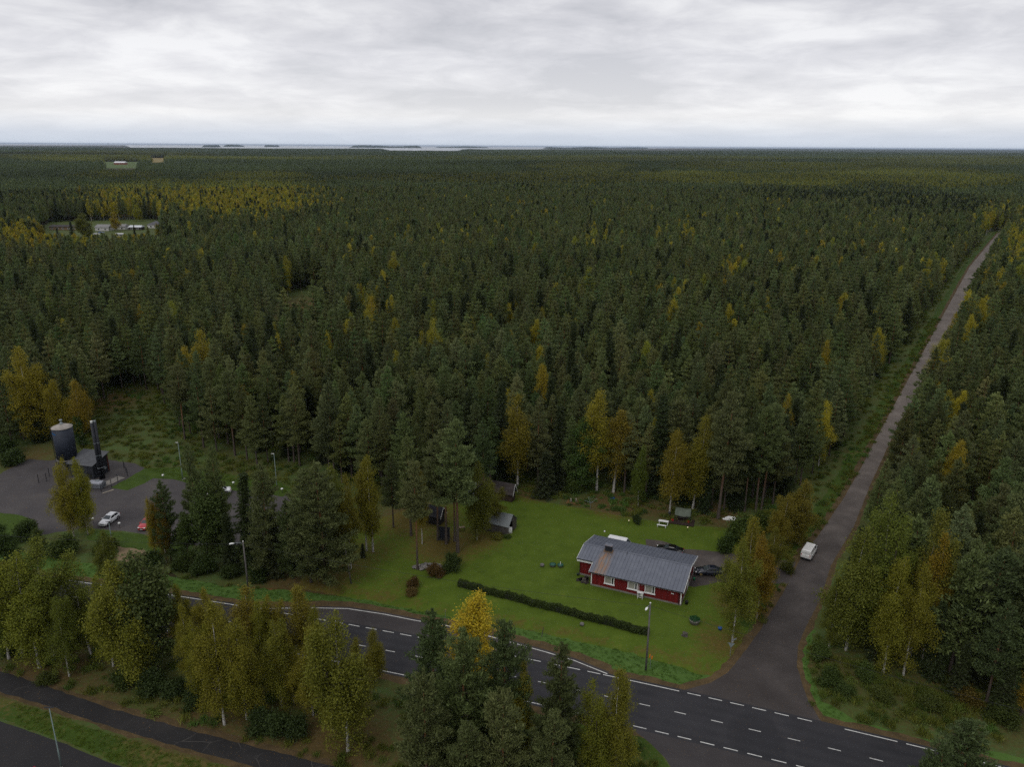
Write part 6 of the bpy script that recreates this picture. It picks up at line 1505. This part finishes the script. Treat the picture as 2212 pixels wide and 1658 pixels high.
# belts of forest beyond the last stands
for i, (y_, x0, x1, h) in enumerate(((12500, 2600, 12500, 15), (15500, 3000, 15000, 18), (20000, 4200, 21000, 22), (27000, 6500, 28000, 26), (36000, 9000, 36000, 30))):
    o = mound('far_forest_belt', (x0 + x1) / 2, y_, (x1 - x0) / 2, y_ * .1, h, nx=180, ny=8); tag(o, kind='stuff')
for i, (y_, x0, x1, h) in enumerate(((9800, -7600, -4700, 17), (12500, -9600, -6300, 20))):
    o = mound('far_forest_belt', (x0 + x1) / 2, y_, (x1 - x0) / 2, 900, h, nx=120, ny=8); tag(o, kind='stuff')
hz_ = MB().box((0, 45000, 38.5), (200000, 102000, 85)).build('haze', None, None); tag(hz_, kind='stuff')
t = NT('haze_air'); vo = t.n('ShaderNodeVolumePrincipled'); vo.inputs['Color'].default_value = (.66, .80, 1.0, 1); vo.inputs['Density'].default_value = 1.9e-5; vo.inputs['Anisotropy'].default_value = .2
t.l(vo.outputs[0], t.o.inputs['Volume']); hz_.data.materials.append(t.m)
# ------------------------------------------------------------------ hedge, bushes
BUSH = {}
def bush_proto(kind, seed, n, r, h, leaf=.2, mat=None):
    k = np.random.default_rng(seed); nb = 26; az = k.uniform(0, 2 * PI, nb); el = k.uniform(.2, 1.45, nb)
    tip = np.column_stack([np.cos(az) * np.cos(el) * r, np.sin(az) * np.cos(el) * r, np.sin(el) * h]) * k.uniform(.7, 1.08, (nb, 1))
    mb = MB()
    for t_ in tip: stick(mb, [(0, 0, 0), t_ * .5 + np.array([0, 0, .1 * h]), t_], [.03, .02, .006], 3)
    i = k.integers(0, nb, n); fr = k.uniform(.35, 1.05, n) ** .6
    c = tip[i] * fr[:, None] + k.normal(0, .16, (n, 3)) * np.array([r, r, h * .7]); c[:, 2] = np.maximum(c[:, 2], .04)
    d = unit(k.normal(size=(n, 3)) + tip[i] * .3); v, q = leaves(c, d, leaf * k.uniform(.7, 1.3, n), leaf * .68 * k.uniform(.7, 1.3, n), k)
    return mb.mesh('stems', BARK['spruce']), np_mesh('foliage', v, q, mats=[mat or LM['broad']])
for j in range(3): BUSH[j] = bush_proto('bush', 900 + j, 4500, 1.5, 2.2)
def bush(px, py, r, h, tint, label, name='bush', var=None):
    p = G(px, py); s_, f_ = BUSH[(var if var is not None else random.randrange(3))]
    e_ = empty(name, (p[0], p[1], zat(p[0], p[1]) - .03), random.uniform(0, 6), label, 'bush'); e_.scale = (r / 1.5, r / 1.5, h / 2.2)
    link(bpy.data.objects.new('stems', s_), e_); c = link(bpy.data.objects.new('foliage', f_), e_); c.color = (*tint, 1); return e_
BR = (1.3, .62, .75); DG = (.55, .62, .7); GR = (.95, 1.05, .9)
for a in ((941, 1243, 1.5, 2.0, BR, 'red-brown bush right of the stone heap'), (977, 1234, 1.6, 3.2, (.62, .7, .7), 'dark green bush at the left end of the hedge'), (893, 1270, 1.1, 1.8, BR, 'red-brown bush at the foot of the slim orange-trunked pine'),
          (890, 1283, 1.2, .8, (1.5, .8, .9), 'low brown heap-like shrub below the slim orange-trunked pine'), (1375, 1131, 1.0, 1.7, DG, 'round dark green shrub at the back of the lawn by the garden lamp'), (1598, 1172, 2.6, 5.2, GR, 'tall round green bush at the back right corner of the lawn'),
          (1568, 1195, 1.6, 3.6, (.65, .8, .7), 'dark green bush at the left foot of the tall round bush'), (1642, 1150, 2.2, 4.0, (.9, .95, .75), 'olive bush behind the tall round bush'),
          (330, 1492, 2.2, 2.6, DG, 'dark green bush below the green alder'), (378, 1503, 2.0, 2.2, DG, 'dark green bush right of the alder trunk'), (270, 1478, 2.0, 2.2, (.7, .75, .7), 'dark olive bush below the leaning birch'), (425, 1522, 2.0, 2.0, DG, 'dark green bush left of the white-trunked birch'),
          (562, 1578, 1.8, 2.6, DG, 'left dark green bush under the path birches'), (600, 1588, 2.0, 3.0, (.6, .68, .75), 'middle dark green bush under the path birches'), (640, 1592, 1.7, 2.8, DG, 'right dark green bush under the path birches'),
          (1792, 1478, 1.6, 2.2, (.7, .8, .7), 'dark bush on the verge inside the road bend'), (1822, 1503, 1.4, 1.6, (.75, .85, .8), 'small green bush below the white-trunked birch right of the road'), (1770, 1425, 1.5, 2.4, GR, 'green bush at the edge of the road bend'),
          (1868, 1470, 1.3, 2.4, GR, 'bright green young tree under the yellow birches', 'sapling'), (1905, 1512, 1.6, 1.4, (.9, .85, .7), 'olive shrub in the rough grass right of the bend'), (2090, 1520, 1.8, 2.2, (1.3, .75, .6), 'orange-brown bush below the right-hand pines'),
          (2165, 1560, 2.0, 2.4, (.7, .7, .6), 'dark bush near the right edge by the road'), (2010, 1530, 1.7, 1.6, (.85, .8, .65), 'dull green shrub below the dark spruce at right'), (1072, 1163, 1.3, .9, (1.7, 1.3, .8), 'yellow ferns before the grey boat shed', 'fern_clump'), (1096, 1163, .8, .7, GR, 'small green plant at the corner of the grey boat shed'),
          (1060, 1133, 2.0, 3.4, (.9, .85, .7), 'straggly olive bush between the two sheds'), (100, 1475, 1.6, 1.2, (.8, .75, .6), 'olive shrub beside the foot path at far left'), (40, 1400, 2.4, 4.0, (.6, .68, .6), 'tall dark bush at the left edge before the road'),
          (230, 1195, 2.2, 3.0, (.85, .85, .65), 'olive bush between the lot and the road, left of the pale grass'), (140, 1200, 2.6, 3.4, (.8, .85, .7), 'wide green bush across the road at left'), (60, 1165, 2.2, 3.6, (.65, .75, .7), 'dark bush at the left foot of the yellow-topped birches'),
          (330, 1225, 2.0, 2.8, (.6, .7, .65), 'dark bush under the small yellow birch'), (440, 1238, 2.2, 2.6, (.55, .65, .6), 'dark bush at the road left of the street lamp'), (560, 1248, 2.0, 2.4, (.55, .65, .6), 'dark bush right behind the street lamp'),
          (390, 1232, 1.8, 2.0, (.6, .68, .6), 'low dark bush across the road below the orange birch'), (500, 1246, 1.8, 2.0, (.55, .62, .6), 'low dark bush left beside the street lamp'), (30, 1005, 2.6, 3.5, (.6, .7, .7), 'dark bush at the left edge of the gravel lot'), (10, 985, 2.8, 4.5, (.55, .65, .65), 'large dark bush behind the gravel lot at the left edge'),
          (470, 1075, 1.4, 2.4, (.6, .7, .65), 'dark bush before the white car among pines'), (1238, 1065, 2.0, 3.2, GR, 'green bush at the wood edge left of the tallest yellow birch'), (1700, 1235, 1.4, 1.8, (.95, .8, .6), 'ochre shrub below the parked white van')):
    bush(*a)
p0, p1 = G(990, 1266), G(1402, 1373); ex = (p1 - p0)[:2]; Lh = float(np.linalg.norm(ex)); hg = empty('hedge', (p0[0], p0[1], -.02), math.atan2(ex[1], ex[0]), 'long clipped dark green hedge along the front of the lawn', 'hedge')
k = np.random.default_rng(77); n = 26000
x_ = k.uniform(0, Lh, n); side = k.random(n); wv = .09 * np.sin(x_ * .8) + .07 * np.sin(x_ * 2.3) + .05 * np.sin(x_ * 5.1 + 1)
top = side < .45; y_ = np.where(top, k.uniform(-.36, .36, n), np.where(side < .75, -.38, .38) + k.normal(0, .07, n)); z_ = np.where(top, .92 + wv + k.normal(0, .10, n), k.uniform(.05, .92, n))
v, q = leaves(np.column_stack([x_, y_ + wv, z_]), unit(k.normal(size=(n, 3))), .15 * k.uniform(.7, 1.3, n), .11 * k.uniform(.7, 1.3, n), k)
o = link(bpy.data.objects.new('foliage', np_mesh('foliage', v, q, mats=[LM['broad']])), hg); o.color = (.66, .72, .68, 1)
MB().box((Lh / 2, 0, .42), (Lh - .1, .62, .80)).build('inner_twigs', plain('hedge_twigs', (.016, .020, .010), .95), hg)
# plants in the concrete ring
m_ = [o for o in S.objects if o.name.startswith('flower_ring')][0]
k = np.random.default_rng(5); n = 500; a_ = k.uniform(0, 2 * PI, n); r_ = .75 * np.sqrt(k.random(n)); v, q = leaves(np.column_stack([r_ * np.cos(a_), r_ * np.sin(a_), .62 + k.uniform(0, .3, n)]), unit(k.normal(size=(n, 3)) + np.array([0, 0, .6])), np.full(n, .2), np.full(n, .12), k)
o = link(bpy.data.objects.new('plants', np_mesh('plants', v, q, mats=[LM['broad']])), m_); o.color = (.35, .95, 1.1, 1)

# ------------------------------------------------------------------ undergrowth, rough grass, fallen leaves
def low_proto(seed, n, r, h, leaf, kind):
    k = np.random.default_rng(seed)
    if kind == 'shrub':
        c = k.normal(0, .45, (n, 3)) * np.array([r, r, h * .5]); c[:, 2] = np.abs(c[:, 2]) + .08 * h; d = unit(k.normal(size=(n, 3)) + np.array([0, 0, .3])); Ls, Ws = leaf, leaf * .65
    else:
        b = k.normal(0, .42, (n, 3)) * np.array([r, r, 0]); d = unit(np.column_stack([k.normal(0, .45, n), k.normal(0, .45, n), np.ones(n)])); ln = h * k.uniform(.6, 1.2, n); c = b + d * ln[:, None] / 2; Ls, Ws = h, leaf
    v, q = leaves(c, d, Ls * k.uniform(.7, 1.3, n), Ws * k.uniform(.7, 1.3, n), k)
    return bpy.data.objects.new('low', np_mesh('low', v, q, mats=[LMI['broad']]))
def scatter_in(poly, dens):
    a = np.array(poly); lo, hi = a.min(0), a.max(0); n = int((hi - lo).prod() * dens); P = rng.uniform(lo, hi, (n, 2)); P = P[inside(P, a)]
    d = np.linalg.norm(P, axis=1); px = np.abs(np.degrees(np.arctan2(P[:, 0], P[:, 1]))) < 38
    return P[px & (d < 360)]
RG = {nm: p for nm, p, mt, fl_ in polys}
flatp = [p for nm, p, mt, fl_ in polys if fl_]
def off_hard(P):
    m = np.ones(len(P), bool)
    for f_ in flatp: m &= ~inside(P, f_)
    return P[m]
U = [scatter_in(RG['meadow'], .38), scatter_in(RG['roadside_meadow'], .6), scatter_in(RG['grass_bank'], .35), scatter_in(RG['forest_edge_grass'], .8), scatter_in(RG['forest_road_verge'], .35)]
edge = scatter_in(GP([(1114, 1068), (1225, 1092), (1355, 1116), (1500, 1133), (1640, 1140), (1700, 1090), (1400, 1050), (1110, 1030)]), .5)
edge2 = scatter_in(GP([(205, 962), (212, 880), (250, 846), (330, 850), (400, 950), (640, 985), (850, 1085), (900, 1060), (640, 930), (420, 880), (330, 800), (190, 830)]), .35)
edge3 = scatter_in(GP([(2020, 1440), (2400, 1430), (2500, 1600), (2040, 1530)]), .7)
rl = np.array(offpoly(side_left[9:18], 6.5)); rl = np.concatenate([rl[i] + (rl[i + 1] - rl[i]) * rng.random((int(np.linalg.norm(rl[i + 1] - rl[i]) * 1.1), 1)) + rng.normal(0, 1.4, (int(np.linalg.norm(rl[i + 1] - rl[i]) * 1.1), 2)) for i in range(len(rl) - 1)])
Pu = off_hard(np.concatenate(U + [edge, edge2, edge3, rl])); Pu = Pu[~(inside(Pu, RG['lawn']) | inside(Pu, RG['grass_verge']) | inside(Pu, RG['corner_verge']) | inside(Pu, RG['grass_island']) | inside(Pu, RG['road_shoulder']))]
n = len(Pu); big = rng.random(n)
pr = [low_proto(300 + j, 260, 1.0, 1.1, .20, 'shrub') for j in range(3)] + [low_proto(310 + j, 90, .5, .55, .05, 'grass') for j in range(3)]
pk = np.where(big < .13, rng.integers(0, 3, n), 3 + rng.integers(0, 3, n)); s_ = np.where(pk < 3, rng.uniform(.45, 1.15, n), rng.uniform(.8, 1.8, n))
cols = np.array([(.75, .80, .6), (1.0, .85, .6), (.95, .95, .7), (1.15, .95, .65), (.6, .75, .65), (.8, 1.1, .8)]); ci_ = np.clip(((bump2(Pu, .25, 71) + 1) * 3 + rng.normal(0, .8, n)).astype(int), 0, 5); tt = cols[ci_] * 1.6 * rng.normal(1, .1, (n, 1))
o = instancer('undergrowth', Pu, hgt(Pu), pr, pk, rng.uniform(0, 6.3, n), np.column_stack([s_, s_, s_ * rng.uniform(.7, 1.2, n)]), tt); tag(o, 'rough weeds and low shrubs of the meadow and the wood edge', 'undergrowth')
Pg = np.concatenate([scatter_in(RG['grass_verge'], 3.5), scatter_in(RG['corner_verge'], 3.5), scatter_in(RG['grass_strip'], 7.0), scatter_in(RG['grass_island'], 4.0)])
top_ = [RG[k_] for k_ in ('road_shoulder', 'lay_by_shoulder', 'forest_road_shoulder', 'path_shoulder')]
Pg = off_hard(Pg)
for t_ in top_: Pg = Pg[~inside(Pg, t_)]
n = len(Pg); vi = inside(Pg, RG['grass_verge']) | inside(Pg, RG['corner_verge'])
tt = np.where(vi[:, None], np.array([[1.25, 1.75, 1.2]]), np.array([[1.45, 1.6, .8]])) * rng.normal(1, .14, (n, 1)); s_ = rng.uniform(.45, 1.0, n)
o = instancer('verge_grass', Pg, hgt(Pg), [low_proto(330 + j, 40, .35, .15, .04, 'grass') for j in range(4)], rng.integers(0, 4, n), rng.uniform(0, 6.3, n), np.column_stack([s_, s_, s_]), tt); tag(o, 'lush grass of the roadside verges', 'grass')
# fallen leaves
k = np.random.default_rng(9)
def leafbed(P, name, label, cols, z0=.035):
    n = len(P); z = hgt(P) + .05 * bump2(P, .35, 3) + z0
    v, q = leaves(np.column_stack([P, z]), unit(np.column_stack([k.normal(size=(n, 2)), k.normal(0, .15, n)])), k.uniform(.07, .14, n), k.uniform(.06, .10, n), k)
    v[:, 2] = np.repeat(z, 4) + k.normal(0, .012, n * 4)
    o = link(bpy.data.objects.new(name, np_mesh(name, v, q, mats=[leaf_mat(name + '_colour', cols, None, .1)]))); tag(o, label, 'leaves', None, 'stuff')
Pl = scatter_in(RG['lawn'], 4.5); dl = np.zeros(len(Pl))
for b_ in ((960, 1180, 10), (900, 1120, 12), (1030, 1165, 8), (800, 1190, 10), (730, 1225, 9), (1585, 1300, 7), (1600, 1240, 7), (1560, 1390, 7), (1400, 1140, 14), (1240, 1095, 12), (1540, 1330, 8)):
    g_ = G(b_[0], b_[1])[:2]; dl = np.maximum(dl, np.exp(-(np.linalg.norm(Pl - g_, axis=1) / b_[2]) ** 2))
Pl = Pl[k.random(len(Pl)) < .10 + .8 * dl]
leafbed(Pl, 'fallen_leaves', 'yellow fallen leaves scattered over the lawn', [(.20, .13, .03), (.30, .22, .05), (.16, .09, .03)], .05)
Ps = np.concatenate([off_hard(scatter_in(RG[k_], 5.0)) for k_ in ('road_shoulder', 'lay_by_shoulder', 'forest_road_shoulder', 'path_shoulder')] + [scatter_in(RG['forest_road'], .35), scatter_in(RG['foot_path'], .6)])
leafbed(Ps, 'roadside_leaves', 'orange-brown leaves lying along the road edges', [(.22, .12, .04), (.30, .17, .06), (.15, .08, .03)], .02)
